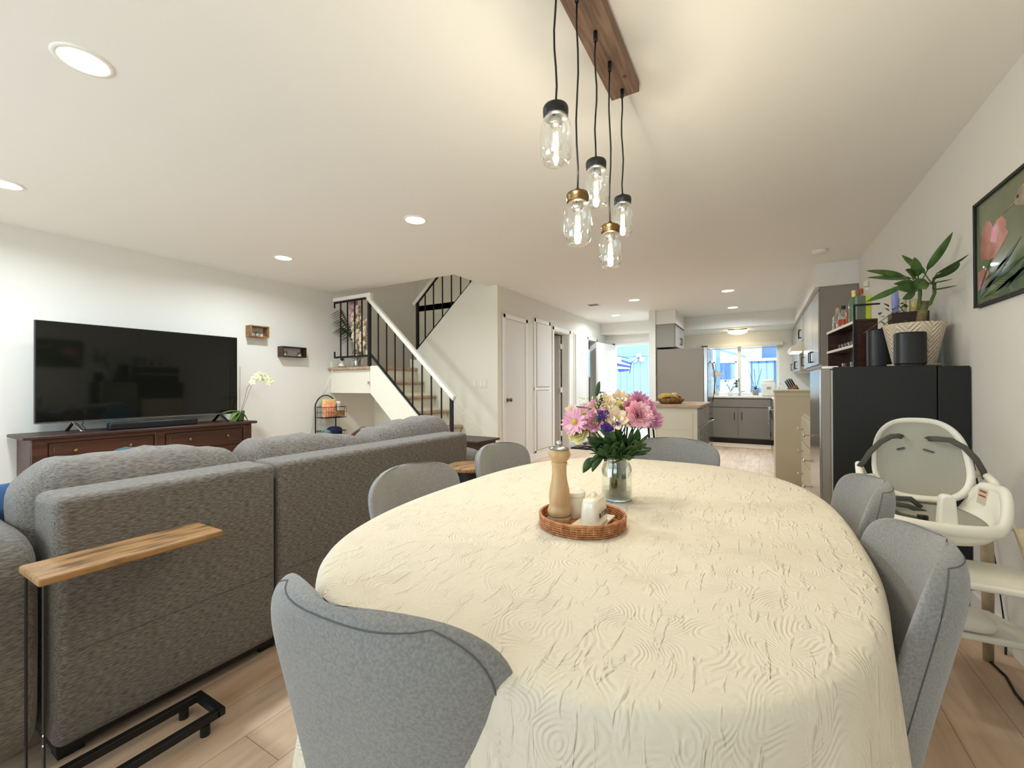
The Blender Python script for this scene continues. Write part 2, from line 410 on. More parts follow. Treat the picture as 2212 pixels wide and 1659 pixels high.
# closet wall, with openings for the two rooms
CX = -2.94
sbox('wall_closet', 'wall', (CX - .12, 4.80, 0, CX, 6.47, H), (CX - .12, 6.47, 2.045, CX, 7.12, H), (CX - .12, 7.12, 0, CX, 8.11, H),
     (CX - .12, 8.11, 2.035, CX, 8.61, H), (CX - .12, 8.61, 0, CX, 9.37, H))
sbox('wall_rooms_outer', 'wallg', (-4.7, 5.84, 0, -4.6, 9.37, H), (-4.6, 7.62, 0, CX - .12, 7.70, H))
sbox('wall_front', 'wall', (-4.6, 9.25, 0, -4.2, 9.37, H), (-4.2, 9.25, 0, -3.12, 9.37, 1.27), (-4.2, 9.25, 1.99, -3.12, 9.37, H), (-3.12, 9.25, 0, -2.77, 9.37, H),
     (-2.77, 9.25, 2.04, -1.84, 9.37, H), (-1.84, 9.25, 0, -1.68, 9.37, H))
sbox('wall_kitchen_divider', 'wall', (-1.68, 7.78, 0, -1.57, 9.97, H))
sbox('wall_back', 'wall', (-1.57, 9.85, 0, -1.02, 9.97, H), (.36, 9.85, 0, XR, 9.97, H), (-1.02, 9.85, 0, .36, 9.97, .92), (-1.02, 9.85, 1.95, .36, 9.97, H))
# soffits
sbox('ceiling_soffit_corridor', 'wall', (CX, 8.9, 2.215, -1.68, 9.25, H))
sbox('ceiling_soffit_fridge', 'wall', (-1.57, 7.83, 2.2, -1.24, 8.87, H))
sbox('ceiling_soffit_kitchen', 'wall', (-1.57, 8.87, 2.19, XR, 9.85, H))
sbox('ceiling_soffit_cabinets', 'wall', (.545, 5.70, 2.19, XR, 8.87, H))
# baseboards
sbox('baseboard_left', 'trim', (XL, -1.75, 0, XL + .015, 4.72, .1))
sbox('baseboard_right', 'trim', (XR - .015, -1.75, 0, XR, 5.7, .1))
sbox('baseboard_closet', 'trim', (CX, 5.56, 0, CX + .016, 6.40, .1), (CX, 7.19, 0, CX + .016, 8.03, .1), (CX, 4.72, 0, CX + .016, 4.83, .1))
sbox('trim_1', 'trim', (-4.22, 9.235, 1.24, -3.10, 9.25, 1.27), (-4.22, 9.235, 1.99, -3.10, 9.25, 2.03))


def casing(b, y0, y1, zt, x=CX, w=.06, t=.018):
    b.box(x, y0, 0, x + t, y0 + w, zt); b.box(x, y1 - w, 0, x + t, y1, zt); b.box(x, y0, zt - w, x + t, y1, zt)
    return b


# door_1 closet door (closed, flush)
d = struct(casing(MB(), 4.84, 5.535, 2.09).build('door_1', 'trim', bevel=.006), 'closed flush white closet door with dark round knob beside the stairs', 'door')
MB().box(CX, 4.905, .01, CX + .006, 5.47, 2.028).build('door_panel', 'door', d, world=True, bevel=.002)
kn = MB().lathe([(.028, 0), (.030, .004), (.026, .008), (.011, .012), (.010, .034), (.024, .042), (.027, .052), (.024, .062), (.012, .067), (0, .068)], mtx=Matrix.Translation((CX + .006, 4.965, .932)) @ Matrix.Rotation(PI / 2, 4, 'Y'))
kn.build('door_knob', 'brass', d, world=True, smooth=True)
for z in (.25, 1.72):
    MB().box(CX + .004, 5.462, z, CX + .020, 5.480, z + .09).build('hinge', 'door', d, world=True, bevel=.003)
# linen cupboard: upper and lower door
d = struct(MB().box(CX, 5.745, .10, CX + .018, 5.80, 2.15).box(CX, 6.27, .10, CX + .018, 6.325, 2.15).box(CX, 5.745, 2.09, CX + .018, 6.325, 2.15).box(CX, 5.745, 1.055, CX + .02, 6.325, 1.10)
           .box(CX, 5.745, .10, CX + .018, 6.325, .14).build('door_2', 'trim', bevel=.004), 'built-in white linen cupboard with tall upper and lower doors', 'cupboard')
MB().box(CX + .004, 5.815, 1.105, CX + .032, 6.285, 2.085).build('cupboard_door', 'door', d, world=True, bevel=.006)
MB().box(CX + .004, 5.815, .145, CX + .032, 6.285, 1.045).build('cupboard_door', 'door', d, world=True, bevel=.006)
# door_3 doorway with leaf opened inwards
d = struct(casing(MB(), 6.41, 7.185, 2.105).box(CX - .13, 6.455, 0, CX + .004, 6.475, 2.045).box(CX - .13, 7.115, 0, CX + .004, 7.135, 2.045).box(CX - .13, 6.455, 2.03, CX + .004, 7.135, 2.05).build('door_3', 'trim', bevel=.004),
           'doorway with white leaf standing open into a pale room', 'door')
MB().box(-3.74, 7.06, .012, -3.085, 7.095, 2.02).build('door_leaf', 'door', d, world=True, bevel=.003)
for z in (.22, 1.0, 1.78): MB().box(-3.09, 7.05, z, -3.062, 7.115, z + .09).build('hinge', 'trim', d, world=True, bevel=.002)
# door_4 flush cupboard door further along
d = struct(MB().box(CX, 7.36, .1, CX + .012, 7.985, 2.10).build('door_4', 'trim', bevel=.003), 'plain white cupboard door between the two doorways', 'cupboard')
MB().box(CX + .012, 7.40, .12, CX + .034, 7.955, 2.07).build('cupboard_door', 'door', d, world=True, bevel=.004)
# door_5 narrow doorway to the room with window
d = struct(casing(MB(), 8.05, 8.665, 2.09, w=.055).box(CX - .13, 8.10, 0, CX + .004, 8.115, 2.035).box(CX - .13, 8.605, 0, CX + .004, 8.62, 2.035).build('door_5', 'trim', bevel=.003),
           'narrow white framed doorway with a blue window beyond', 'door')
# front door: frame + open panelled leaf
d = struct(MB().box(-2.77, 9.235, 0, -2.72, 9.38, 2.04).box(-1.89, 9.235, 0, -1.84, 9.38, 2.04).box(-2.77, 9.235, 1.995, -1.84, 9.38, 2.04).build('door_6', 'trim', bevel=.004),
           'open white panelled front door at the corridor end', 'door')
hx, hy = -2.73, 9.22; ex, ey = -2.835, 8.36
MB().bar((hx, hy, 1.01), (ex, ey, 1.01), .045, 1.98).build('door_leaf', 'door', d, world=True, bevel=.003)
dv = Vector((ex - hx, ey - hy, 0)).normalized(); nv = Vector((-dv.y, dv.x, 0)); nv = nv if nv.x > 0 else -nv
for a, c in ((.10, .40), (.48, .78)):
    for z0, z1 in ((.15, .85), (1.0, 1.85)):
        p0 = Vector((hx, hy, (z0 + z1) / 2)) + dv * a + nv * .024; p1 = Vector((hx, hy, (z0 + z1) / 2)) + dv * c + nv * .024
        MB().bar(p0, p1, .012, z1 - z0).build('panel_moulding', 'trim', d, world=True, bevel=.005)
hp = Vector((hx, hy, .98)) + dv * .80 + nv * .03
MB().lathe([(.02, 0), (.02, .02), (.009, .025), (.009, .05)], mtx=Matrix.Translation(hp) @ Matrix.Rotation(PI / 2, 4, 'Y'), n=16).tube([hp + nv * .05, hp + nv * .06 - dv * .05, hp + nv * .05 - dv * .10], .009).build('door_handle', 'black', d, world=True, smooth=True)


# windows
def window(name, x0, x1, z0, z1, y, label, fr=.045, mull=None):
    b = MB().box(x0, y, z0, x0 + fr, y + .06, z1).box(x1 - fr, y, z0, x1, y + .06, z1).box(x0, y, z0, x1, y + .06, z0 + fr).box(x0, y, z1 - fr, x1, y + .06, z1)
    for q in mull or []: b.box(q - .03, y + .001, z0 + fr * .9, q + .03, y + .061, z1 - fr * .9)
    o = struct(b.build(name, 'trim', bevel=.003), label, 'window')
    MB().box(x0 + fr * .8, y + .028, z0 + fr * .8, x1 - fr * .8, y + .032, z1 - fr * .8).build('window_pane', 'pane', o, world=True)
    return o


w = window('window_1', -1.02, .36, .92, 1.95, 9.89, 'white sliding kitchen window above the sink', mull=[-.335])
MB().box(-1.06, 9.80, .905, .40, 9.90, .93).build('window_sill', 'trim', w, world=True, bevel=.003)
window('window_2', -4.2, -3.12, 1.27, 1.99, 9.30, 'small window seen through the narrow doorway', mull=[-3.9])
w = window('window_3', -4.9, -1.5, .02, 2.12, -1.85, 'wide sliding patio door behind the viewer', mull=[-3.2])
window('added_window', -1.15, .65, .9, 2.12, -1.85, 'unseen window added behind the viewer to light the dining side', mull=[-.25])  # unseen opening added for the fill on the dining side
o = MB().box(-1.03, 9.80, 1.90, .42, 9.845, 1.975).build('window_blind', 'white', None, bevel=.004)
tag(o, 'rolled up beige blind along the top of the kitchen window', 'blind')
for k in range(3): MB().box(-1.0, 9.802, 1.875 - k * .010, .40, 9.842, 1.880 - k * .010).build('blind_slat', 'creamcab', o, world=True)

# ================================================================== STAIRCASE
RX, RZ, NX = .232, .198, -4.188      # run, rise, nosing of the first step below the landing
st = struct(thing('staircase', 'cream staircase with oak nosings rising to a landing in the corner', 'stairs', (-4.3, 4.3, 0)))
MB().box(XL, 3.935, 1.03, -4.33, 5.72, 1.345).build('landing', 'wall2', st, world=True, bevel=.004)
MB().box(XL, 3.91, 1.345, -4.30, 5.72, 1.386).tube([(XL + .01, 3.905, 1.365), (-4.34, 3.905, 1.365)], .022, 12).build('landing_tread', 'tread', st, world=True, smooth=False, bevel=.002)
MB().box(XL, 5.70, 1.386, -4.4, 5.718, 1.47).box(XL, 3.95, 1.386, XL + .016, 5.71, 1.47).build('skirting', 'wall2', st, world=True)
MB().prism([(-4.33, 1.03), (-4.33, 1.385), (-4.21, 1.385), (-2.72, .044), (-2.72, 0), (-3.18, 0)], 'y', 3.845, 3.90).build('stringer', 'wall2', st, world=True, bevel=.006)
MB().prism([(-4.33, 1.03), (-4.33, 1.15), (-2.95, 0), (-3.18, 0)], 'y', 3.90, 4.715).build('carriage', 'wall2', st, world=True)
MB().prism([(-4.45, 1.386), (-4.45, 1.52), (-4.30, 1.50), (-2.74, .12), (-2.74, 0), (-2.86, 0), (-4.33, 1.33)], 'y', 4.702, 4.716).build('skirting', 'wall2', st, world=True)
for k in range(6):
    x, z = NX + k * RX, 1.386 - (k + 1) * RZ
    MB().box(x - RX - .02, 3.90, z - .04, x - .012, 4.700, z).tube([(x - .014, 3.905, z - .021), (x - .014, 4.690, z - .021)], .0225, 12).build('tread', 'tread', st, world=True)
for k in range(7):
    x, z = (NX + (k - 1) * RX - .035 if k else -4.34), 1.386 - (k + 1) * RZ
    MB().box(x - .015, 3.90, max(z, 0), x, 4.700, z + RZ - .04).build('riser', 'wall2', st, world=True)
for k in range(7):
    x, z = -4.34 + k * RX, 1.386 + k * RZ
    MB().box(x, 4.80, z - .02, x + .02, 5.70, z + RZ).build('riser', 'wall2', st, world=True)
    MB().box(x - .03, 4.80, z + RZ - .03, x + RX, 5.70, z + RZ + .008).build('tread', 'tread', st, world=True, bevel=.01)


def hrz(x): return 2.235 - .925 * (x + 4.36)
def lrz(x): return 1.545 - .915 * (x + 4.36)


RY = 3.875
r = thing('stair_railing', 'black iron railing with cream handrail along the lower flight and landing', 'railing', (-4.37, RY, 1.386))
MB().prism([(XL + .17, 2.285), (XL + .17, 2.335), (-4.33, 2.335), (-4.33, 2.255), (-2.985, 1.01), (-3.0, .955), (-4.40, 2.25), (-4.40, 2.285)], 'y', RY - .032, RY + .032).build('handrail', 'white', r, world=True, bevel=.008)
MB().bar((-4.373, RY, 1.386), (-4.373, RY, 2.285), .036).build('newel_post', 'rail', r, world=True)
MB().bar((-3.034, RY, .20), (-3.034, RY, 1.0), .034).build('newel_post', 'rail', r, world=True)
MB().bar((-5.06, RY, 2.272), (-4.37, RY, 2.272), .014, .026).bar((-5.06, RY, 2.28), (-5.06, RY, 2.20), .016).build('rail_bar', 'rail', r, world=True)
MB().bar((-5.06, RY, 1.52), (-4.37, RY, 1.52), .014, .026).bar((-5.06, RY, 1.51), (-5.06, RY, 1.60), .016).build('rail_bar', 'rail', r, world=True)
MB().bar((-4.36, RY, hrz(-4.36)), (-3.0, RY, hrz(-3.0)), .026, .012).build('rail_bar', 'rail', r, world=True)
MB().bar((-4.36, RY, lrz(-4.36)), (-3.03, RY, lrz(-3.03)), .014, .030).build('rail_bar', 'rail', r, world=True)
for x in (-4.934, -4.795, -4.653, -4.514): MB().bar((x, RY, 1.52), (x, RY, 2.28), .014).build('baluster', 'rail', r, world=True)
for x in (-4.211, -4.063, -3.918, -3.773, -3.626, -3.476, -3.333, -3.182): MB().bar((x, RY, lrz(x)), (x, RY, hrz(x)), .014).build('baluster', 'rail', r, world=True)


def uz(x): return 1.665 + .885 * (x + 4.355)
UY = 4.76
r = thing('upper_stair_railing', 'black iron railing with cream handrail climbing the upper flight', 'railing', (-4.36, UY, 1.63))
MB().bar((-4.42, UY, uz(-4.42) + .72), (-3.2, UY, uz(-3.2) + .72), .06, .05).build('handrail', 'white', r, world=True, bevel=.008)
MB().bar((-4.355, UY, 1.64), (-4.355, UY, 2.36), .036).build('newel_post', 'rail', r, world=True)
MB().bar((-4.36, UY, uz(-4.36)), (-3.11, UY, uz(-3.11)), .026, .030).build('rail_bar', 'rail', r, world=True)
MB().bar((-4.36, UY, uz(-4.36) + .68), (-3.2, UY, uz(-3.2) + .68), .026, .014).build('rail_bar', 'rail', r, world=True)
for x in (-4.207, -4.049, -3.885, -3.724, -3.563, -3.40): MB().bar((x, UY, uz(x)), (x, UY, uz(x) + .69), .014).build('baluster', 'rail', r, world=True)

# switches
for i, (u0, w_, n_) in enumerate(((-3.335, .07, 1), (-3.225, .12, 2))):
    o = MB().box(u0, 4.712, 1.095, u0 + w_, 4.720, 1.205).build('light_switch', 'wall2', bevel=.003)
    tag(o, ['cream single light switch plate on the stair wall', 'cream double light switch plate on the stair wall'][i], 'light switch')
    for k in range(n_): MB().box(u0 + w_ * (k + .5) / n_ - .014, 4.706, 1.115, u0 + w_ * (k + .5) / n_ + .014, 4.713, 1.185).build('rocker', 'trim', o, world=True, bevel=.003)

# ================================================================== CEILING FITTINGS
DL = [(-2.35, .624, 'largest recessed ceiling light, above the back of the sofa'), (-4.217, .744, 'recessed ceiling light at the left edge, nearest the television wall'),
      (-2.348, 2.542, 'recessed ceiling light between the pendant lamp and the stairs'), (-4.203, 2.609, 'recessed ceiling light above the two wooden wall boxes'),
      (-1.653, 6.644, 'recessed corridor light nearer the room, beside the ceiling vent'), (-2.315, 7.913, 'recessed corridor light nearest the front door'),
      (-.364, 6.667, 'recessed kitchen light nearer the dining room'), (-.369, 8.145, 'recessed kitchen light nearest the kitchen window')]
first = None
for x, y, lb in DL:
    if first is None:
        first = thing('recessed_light', lb, 'ceiling light', (x, y, H), 0, 'recessed ceiling lights')
        MB().lathe([(.074, -.001), (.078, -.006), (.092, -.004), (.096, 0), (.096, .004), (.074, .004)], n=40, cap=False).build('trim_ring', 'trim', first, smooth=True)
        MB().lathe([(0, -.002), (.075, -.002), (.075, .003)], n=40).build('diffuser', 'lamp', first)
    else: dup(first, (x, y, H), 0, lb)
    light('AREA', 'downlight_glow', (x, y, H - .012), 22 if y < 4 else 18, (.83, .935, 1.0), shape='DISK', size=.14, spread=math.radians(165))
o = MB().box(-2.42, 6.59, H - .006, -2.22, 6.78, H).build('ceiling_vent', 'trim', bevel=.003)
tag(o, 'small white ceiling vent with dark slots in the corridor', 'vent')
for k in range(5): MB().box(-2.40, 6.615 + k * .03, H - .008, -2.24, 6.628 + k * .03, H - .0055).build('vent_slot', 'seam', o, world=True)
o = MB().lathe([(0, -.028), (.045, -.028), (.06, -.018), (.065, 0)], (.525, 5.13, H)).build('smoke_detector', 'white', smooth=True)
tag(o, 'round white smoke detector on the ceiling by the cabinets', 'smoke detector')
# kitchen flush light under the soffit
o = thing('flush_ceiling_light', 'lit flush ceiling light with bowl shade above the kitchen window', 'ceiling light', (-.345, 9.35, 2.19))
MB().box(-.16, -.16, -.02, .16, .16, 0).build('base_plate', 'brass', o, bevel=.004)
MB().lathe([(0, -.085), (.08, -.08), (.145, -.06), (.17, -.035), (.165, -.018)], n=32).build('glass_bowl', 'fluor', o, smooth=True)

# pendant lamp
pl = thing('pendant_lamp', 'five glass jar pendants hanging from a weathered wooden ceiling board', 'pendant lamp', (-.497, 1.4, H))
MB().box(-.562, .86, H - .045, -.440, 1.875, H - .001).build('ceiling_board', 'boardw', pl, world=True, bevel=.003)
for y in (1.02, 1.75): MB().lathe([(0, -.004), (.006, -.004), (.007, 0)], (-.47 if y > 1.5 else -.53, y, H - .045), n=12).build('screw', 'brass', pl, world=True)
JAR = [(1.122, 1.760), (1.292, 1.577), (1.474, 1.764), (1.641, 1.587), (1.819, 1.765)]
for i, (y, zb) in enumerate(JAR):
    x = -.5; zt = zb + .165
    wob = [(x + .003 * math.sin(k * 1.3 + i), y + .003 * math.cos(k * .9 + i), zt + .004 + (H - .085 - zt) * k / 8) for k in range(9)]
    wob[0] = (x, y, zt + .004); wob[-1] = (x, y, H - .08)
    cb = MB().tube(wob, .0032, 8); cb.lathe([(.006, 0), (.0075, .003), (.0075, .036)], (x, y, H - .083), n=14)
    cb.build('cord', 'black', pl, world=True, smooth=True)
    prof = [(.0, .004), (.026, .003), (.030, 0), (.036, .004), (.043, .018), (.0455, .04), (.0455, .085), (.043, .108), (.036, .125), (.0315, .132), (.0315, .148)]
    j = MB().lathe(prof, (x, y, zb), n=36, cap=False).build('jar', 'jarglass', pl, world=True, smooth=True)
    MB().lathe([(.0335, .132), (.036, .136), (.035, .141), (.0365, .145), (.0365, .158), (.034, .163), (.012, .165), (.008, .178), (.004, .18), (0, .18)], (x, y, zb), n=32).build('jar_lid', 'blackp' if i in (0, 2, 4) else 'brass', j, world=True, smooth=True)
    MB().lathe([(0, .158), (.017, .158), (.018, .115), (.015, .108), (0, .108)], (x, y, zb), n=24).build('lamp_socket', 'steel', j, world=True, smooth=True)
    MB().lathe([(.010, .108), (.013, .095), (.020, .072), (.0215, .058), (.017, .042), (.008, .032), (0, .030)], (x, y, zb), n=24, cap=False).build('light_bulb', 'glass', j, world=True, smooth=True)
    MB().tube([(x - .005, y, zb + .09), (x - .007, y, zb + .05), (x, y + .004, zb + .085), (x + .007, y, zb + .05), (x + .005, y, zb + .09)], .0022, 6).build('filament', 'filament', j, world=True)
    light('POINT', 'pendant_glow', (x, y, zb + .062), 7.5, (1, .88, .70), shadow_soft_size=.012)
# ================================================================== TELEVISION WALL
c = thing('media_console', 'long dark walnut media console with panelled drawers under the television', 'console', (-4.99, 1.80, 0))
MB().box(XL + .02, .935, .722, -4.77, 2.665, .75).build('top', 'walnut_d', c, world=True, bevel=.008)
MB().box(XL + .04, .985, .06, -4.815, 2.615, .722).build('body', 'walnut', c, world=True, bevel=.003)
MB().box(-4.825, .985, .06, -4.795, 1.07, .722).box(-4.825, 2.535, .06, -4.795, 2.615, .722).box(-4.825, 1.755, .06, -4.795, 1.83, .722).box(-4.825, .985, .06, -4.797, 2.615, .12).box(-4.825, .985, .69, -4.797, 2.615, .722).build('face_frame', 'walnut', c, world=True, bevel=.004)
for y0, y1, ks in ((1.08, 1.745, (1.228, 1.576)), (1.84, 2.525, (2.032, 2.371))):
    for z0, z1 in ((.525, .68), (.335, .505), (.135, .315)):
        d = MB().box(-4.82, y0, z0, -4.803, y1, z1).box(-4.815, y0 + .025, z0 + .02, -4.799, y1 - .025, z1 - .02).build('drawer', 'walnut', c, world=True, bevel=.004)
        for k in ks: MB().lathe([(.006, 0), (.006, .012), (.014, .018), (.013, .026), (0, .028)], n=16, mtx=Matrix.Translation((-4.80, k, (z0 + z1) / 2 + .01)) @ Matrix.Rotation(PI / 2, 4, 'Y')).build('knob', 'brass', d, world=True, smooth=True)
for y in (1.02, 2.58):
    for x in (-5.15, -4.84): MB().box(x - .03, y - .03, 0, x + .03, y + .03, .06).build('foot', 'walnut_d', c, world=True)

t = thing('television', 'large black flat screen television standing on the walnut console', 'television', (-5.0, 1.81, .75))
MB().box(-5.035, 1.045, .829, -4.998, 2.572, 1.666).box(-5.07, 1.25, .88, -5.03, 2.36, 1.35).build('housing', 'blackp', t, world=True, bevel=.003)
MB().box(-4.999, 1.052, .843, -4.9965, 2.565, 1.660).build('screen', 'tv', t, world=True)
MB().box(-4.999, 1.045, .829, -4.995, 2.572, .841).build('bezel', 'steel', t, world=True)
for y in (1.27, 2.40):
    MB().bar((-5.01, y, .835), (-5.10, y - .02, .752), .028, .012).bar((-5.01, y, .835), (-4.90, y + .03, .752), .028, .012).build('stand_foot', 'steel' if y < 2 else 'black', t, world=True, bevel=.003)
o = MB().box(-4.93, 1.455, .7505, -4.85, 2.125, .812).build('soundbar', 'blackp', bevel=.01, seg=3)
tag(o, 'long charcoal soundbar lying on the console below the screen', 'soundbar')
o = MB().tube([(-4.95, 1.46, .756), (-5.0, 1.40, .756), (-4.97, 1.34, .757), (-5.04, 1.33, .80), (-5.06, 1.36, .86)], .003).build('cable', 'black', smooth=True)
tag(o, 'thin black cable behind the television on the console', 'cable')
# orchid
o = thing('orchid_plant', 'pale yellow orchid with arched stems in a dark glazed pot on the console', 'orchid', (-4.90, 2.545, .75))
MB().lathe([(0, .002), (.038, .002), (.040, .01), (.046, .09), (.047, .105), (.042, .105), (.040, .09)], n=28, cap=False).build('pot', 'leafd', o, smooth=True)
MB().lathe([(0, .093), (.041, .093)], n=24).build('bark', 'soil', o)
for p1, w_, sg in (((-.02, -.17, .11), .07, .02), ((.03, -.08, -.005), .085, .03), ((.03, .075, .03), .06, .05), ((-.04, .07, .10), .06, .03), ((.08, -.14, .06), .055, .04)):
    MB().leaf((0, 0, .10), p1, w_, sg, n=9, fold=.2).build('leaf', 'leafl', o, smooth=True, solid=.003)
MB().tube([(0, 0, .09), (0, .005, .59)], .0022).build('stake', 'trunk', o)
s1 = [(0, .01, .09), (0, .05, .22), (0, .08, .36), (.01, .13, .44), (.01, .19, .475), (.01, .26, .47), (.01, .33, .44)]
s2 = [(0, .02, .09), (.01, .07, .24), (.01, .12, .38), (.01, .17, .44), (.02, .21, .45)]
MB().tube(s1, .0026).tube(s2, .0022).build('flower_stem', 'trunk', o, smooth=True)


def orchid_flower(par, p, r=.032, m='orchid', face=(1, 0, 0)):
    b = MB(); f = Vector(face).normalized(); a0 = f.orthogonal().normalized(); b0 = f.cross(a0)
    for k in range(5):
        a = 2 * PI * k / 5 + p[1] * 40; d = a0 * math.cos(a) + b0 * math.sin(a); e = -a0 * math.sin(a) + b0 * math.cos(a)
        b.leaf(Vector(p), Vector(p) + d * r * 1.1 + f * .004, r * 1.0, 0, side=e, n=5, fold=-.12)
    b.ball(Vector(p) + f * .004, .006, 5)
    return b.build('blossom', m, par, smooth=True, solid=.001)


for p in [(.02, .14, .465), (.02, .17, .50), (.03, .20, .515), (.02, .22, .48), (.02, .25, .50), (.02, .28, .475), (.03, .12, .425), (.02, .31, .455), (.02, .335, .43), (.03, .185, .465), (.03, .30, .42), (.03, .245, .465)]:
    orchid_flower(o, p, random.uniform(.030, .037), face=(1, -.45 + random.uniform(-.3, .3), random.uniform(-.3, .2)))

# shadow boxes on the wall
for i, (y0, y1, z0, z1, m_, gl) in enumerate(((2.785, 3.0, 1.71, 1.845, 'rustic', [2.885]), (3.17, 3.49, 1.497, 1.628, 'walnut', [3.225, 3.425]))):
    b = MB(); X0, X1, T = XL, XL + .115, .011
    b.box(X0, y0, z0, X1, y1, z0 + T).box(X0, y0, z1 - T, X1, y1, z1).box(X0, y0, z0 + T, X1, y0 + T, z1 - T).box(X0, y1 - T, z0 + T, X1, y1, z1 - T)
    o = b.build('wall_box_shelf', m_, bevel=.001)
    tag(o, ['small square wooden box shelf on the wall, higher of the two', 'wider reddish wooden box shelf on the wall, lower of the two'][i], 'wall shelf')
    for k, g in enumerate(gl):
        o = thing('glass_candle_holder', ['clear glass tealight holder inside the small square wall box', 'clear glass tealight holder at the left in the wider wall box', 'clear glass tealight holder at the right in the wider wall box'][i + k], 'candle holder', (XL + .065, g, z0 + T))
        MB().lathe([(0, .001), (.026, .001), (.028, .006), (.029, .058), (.027, .058), (.026, .008)], n=24, cap=False).build('glass_cup', 'jarglass', o, smooth=True)
        MB().lathe([(0, .008), (.019, .008), (.019, .024), (.003, .024), (.002, .030), (0, .030)], n=20).build('tealight', 'soap', o, smooth=False)

# wire rack with baskets under the landing
rk = thing('wire_basket_rack', 'black arched wire rack with two hanging baskets under the stair landing', 'rack', (-5.10, 3.83, 0))
ya, yb, X0 = 3.655, 3.975, -5.17
MB().tube([(X0, ya, 0), (X0, ya, .84)] + [(X0, (ya + yb) / 2 - .16 * math.cos(a), .84 + .16 * math.sin(a)) for a in [PI * k / 14 for k in range(1, 14)]] + [(X0, yb, .84), (X0, yb, 0)], .008).build('frame', 'black', rk, world=True, smooth=True)
for zb, zt in ((.70, .845), (.375, .52), (.05, .19)):
    b = MB(); x1 = -4.945
    for z in (zb, (zb + zt) / 2, zt):
        b.tube([(X0, ya, z), (x1, ya, z), (x1, yb, z), (X0, yb, z)], .004 if z != (zb + zt) / 2 else .0022, 6, closed=True)
    for k in range(9): q = ya + (yb - ya) * k / 8; b.tube([(x1, q, zt), (x1, q, zb), (X0, q, zb), (X0, q, zt)], .002, 5)
    for k in range(1, 5): q = X0 + (x1 - X0) * k / 5; b.tube([(q, ya, zt), (q, ya, zb), (q, yb, zb), (q, yb, zt)], .002, 5)
    bk = b.build('basket', 'black', rk, world=True)
    MB().box(x1 + .004, 3.80, zb + .02, x1 + .010, 3.94, zb + .098).build('name_tag', 'rustic', bk, world=True, bevel=.002)
    MB().lathe([(.006, 0), (.006, .002), (0, .002)], mtx=Matrix.Translation((x1 + .010, 3.82, zb + .058)) @ Matrix.Rotation(PI / 2, 4, 'Y'), n=12).lathe([(.006, 0), (.006, .002), (0, .002)], mtx=Matrix.Translation((x1 + .010, 3.92, zb + .058)) @ Matrix.Rotation(PI / 2, 4, 'Y'), n=12).build('tag_screw', 'black', bk, world=True)


def bag(name, m_, lb, cat, c, sx, sy, sz, rz=0):
    def fn(u, v):
        a = 2 * PI * u; t = v
        w = (1 - (abs(2 * t - 1)) ** 5) ** .5 if t < .5 else 1
        th = sy * (math.sin(PI * min(.98, max(.02, t))) ** .6)
        x, y = sx / 2 * math.copysign(abs(math.cos(a)) ** .6, math.cos(a)), th / 2 * math.copysign(abs(math.sin(a)) ** .7, math.sin(a))
        x *= 1 + .05 * math.sin(9 * t + a); q = Matrix.Rotation(rz, 3, 'Z') @ Vector((x, y, sz * t))
        return (c[0] + q.x, c[1] + q.y, c[2] + q.z)
    return tag(MB().grid(fn, 20, 10, cu=True).build(name, m_, smooth=True), lb, cat)


M['coral'] = mat('coral_packet', (238, 128, 108), .4, col2=(248, 196, 150), vs=22)
M['yellowp'] = mat('yellow_packet', (240, 214, 120), .4)
M['navy'] = mat('navy_cloth', (24, 34, 70), .85)
M['mint'] = mat('mint_cloth', (150, 184, 174), .85, col2=(90, 120, 110), vs=25)
M['olive'] = mat('olive_cloth', (66, 62, 44), .9)
bag('snack_bag', 'coral', 'coral and orange snack bag standing in the upper wire basket', 'snack bag', (-5.02, 3.76, .71), .19, .08, .21, PI / 2)
bag('snack_bag', 'yellowp', 'pale yellow snack bag behind the coral one in the upper basket', 'snack bag', (-5.09, 3.80, .71), .19, .06, .24, PI / 2)
o = MB().lathe([(0, 0), (.026, 0), (.028, .08), (.03, .17), (.034, .172), (.034, .20), (.02, .205), (0, .21)], (-5.03, 3.91, .712), n=24).build('drink_cup', 'white', smooth=True); tag(o, 'white cup with lid at the right of the upper basket', 'cup')
o = MB().lathe([(0, 0), (.027, 0), (.027, .15), (.02, .17), (0, .172)], (-5.09, 3.88, .712), n=24).build('bottle', 'teal', smooth=True); tag(o, 'dark teal bottle beside the white cup in the upper basket', 'bottle')
o = MB().grid(rbox(-5.05, 3.86, .50, .19, .20, .15, n=2.6), 18, 10, cu=True).build('bundled_cloth', 'navy', smooth=True); tag(o, 'navy cloth bundle sticking out of the lower wire basket', 'cloth')
o = MB().grid(rbox(-5.05, 3.72, .47, .18, .11, .14, n=2.6), 18, 10, cu=True).build('bundled_cloth', 'mint', smooth=True); tag(o, 'mint cloth bundle at the left of the lower wire basket', 'cloth')

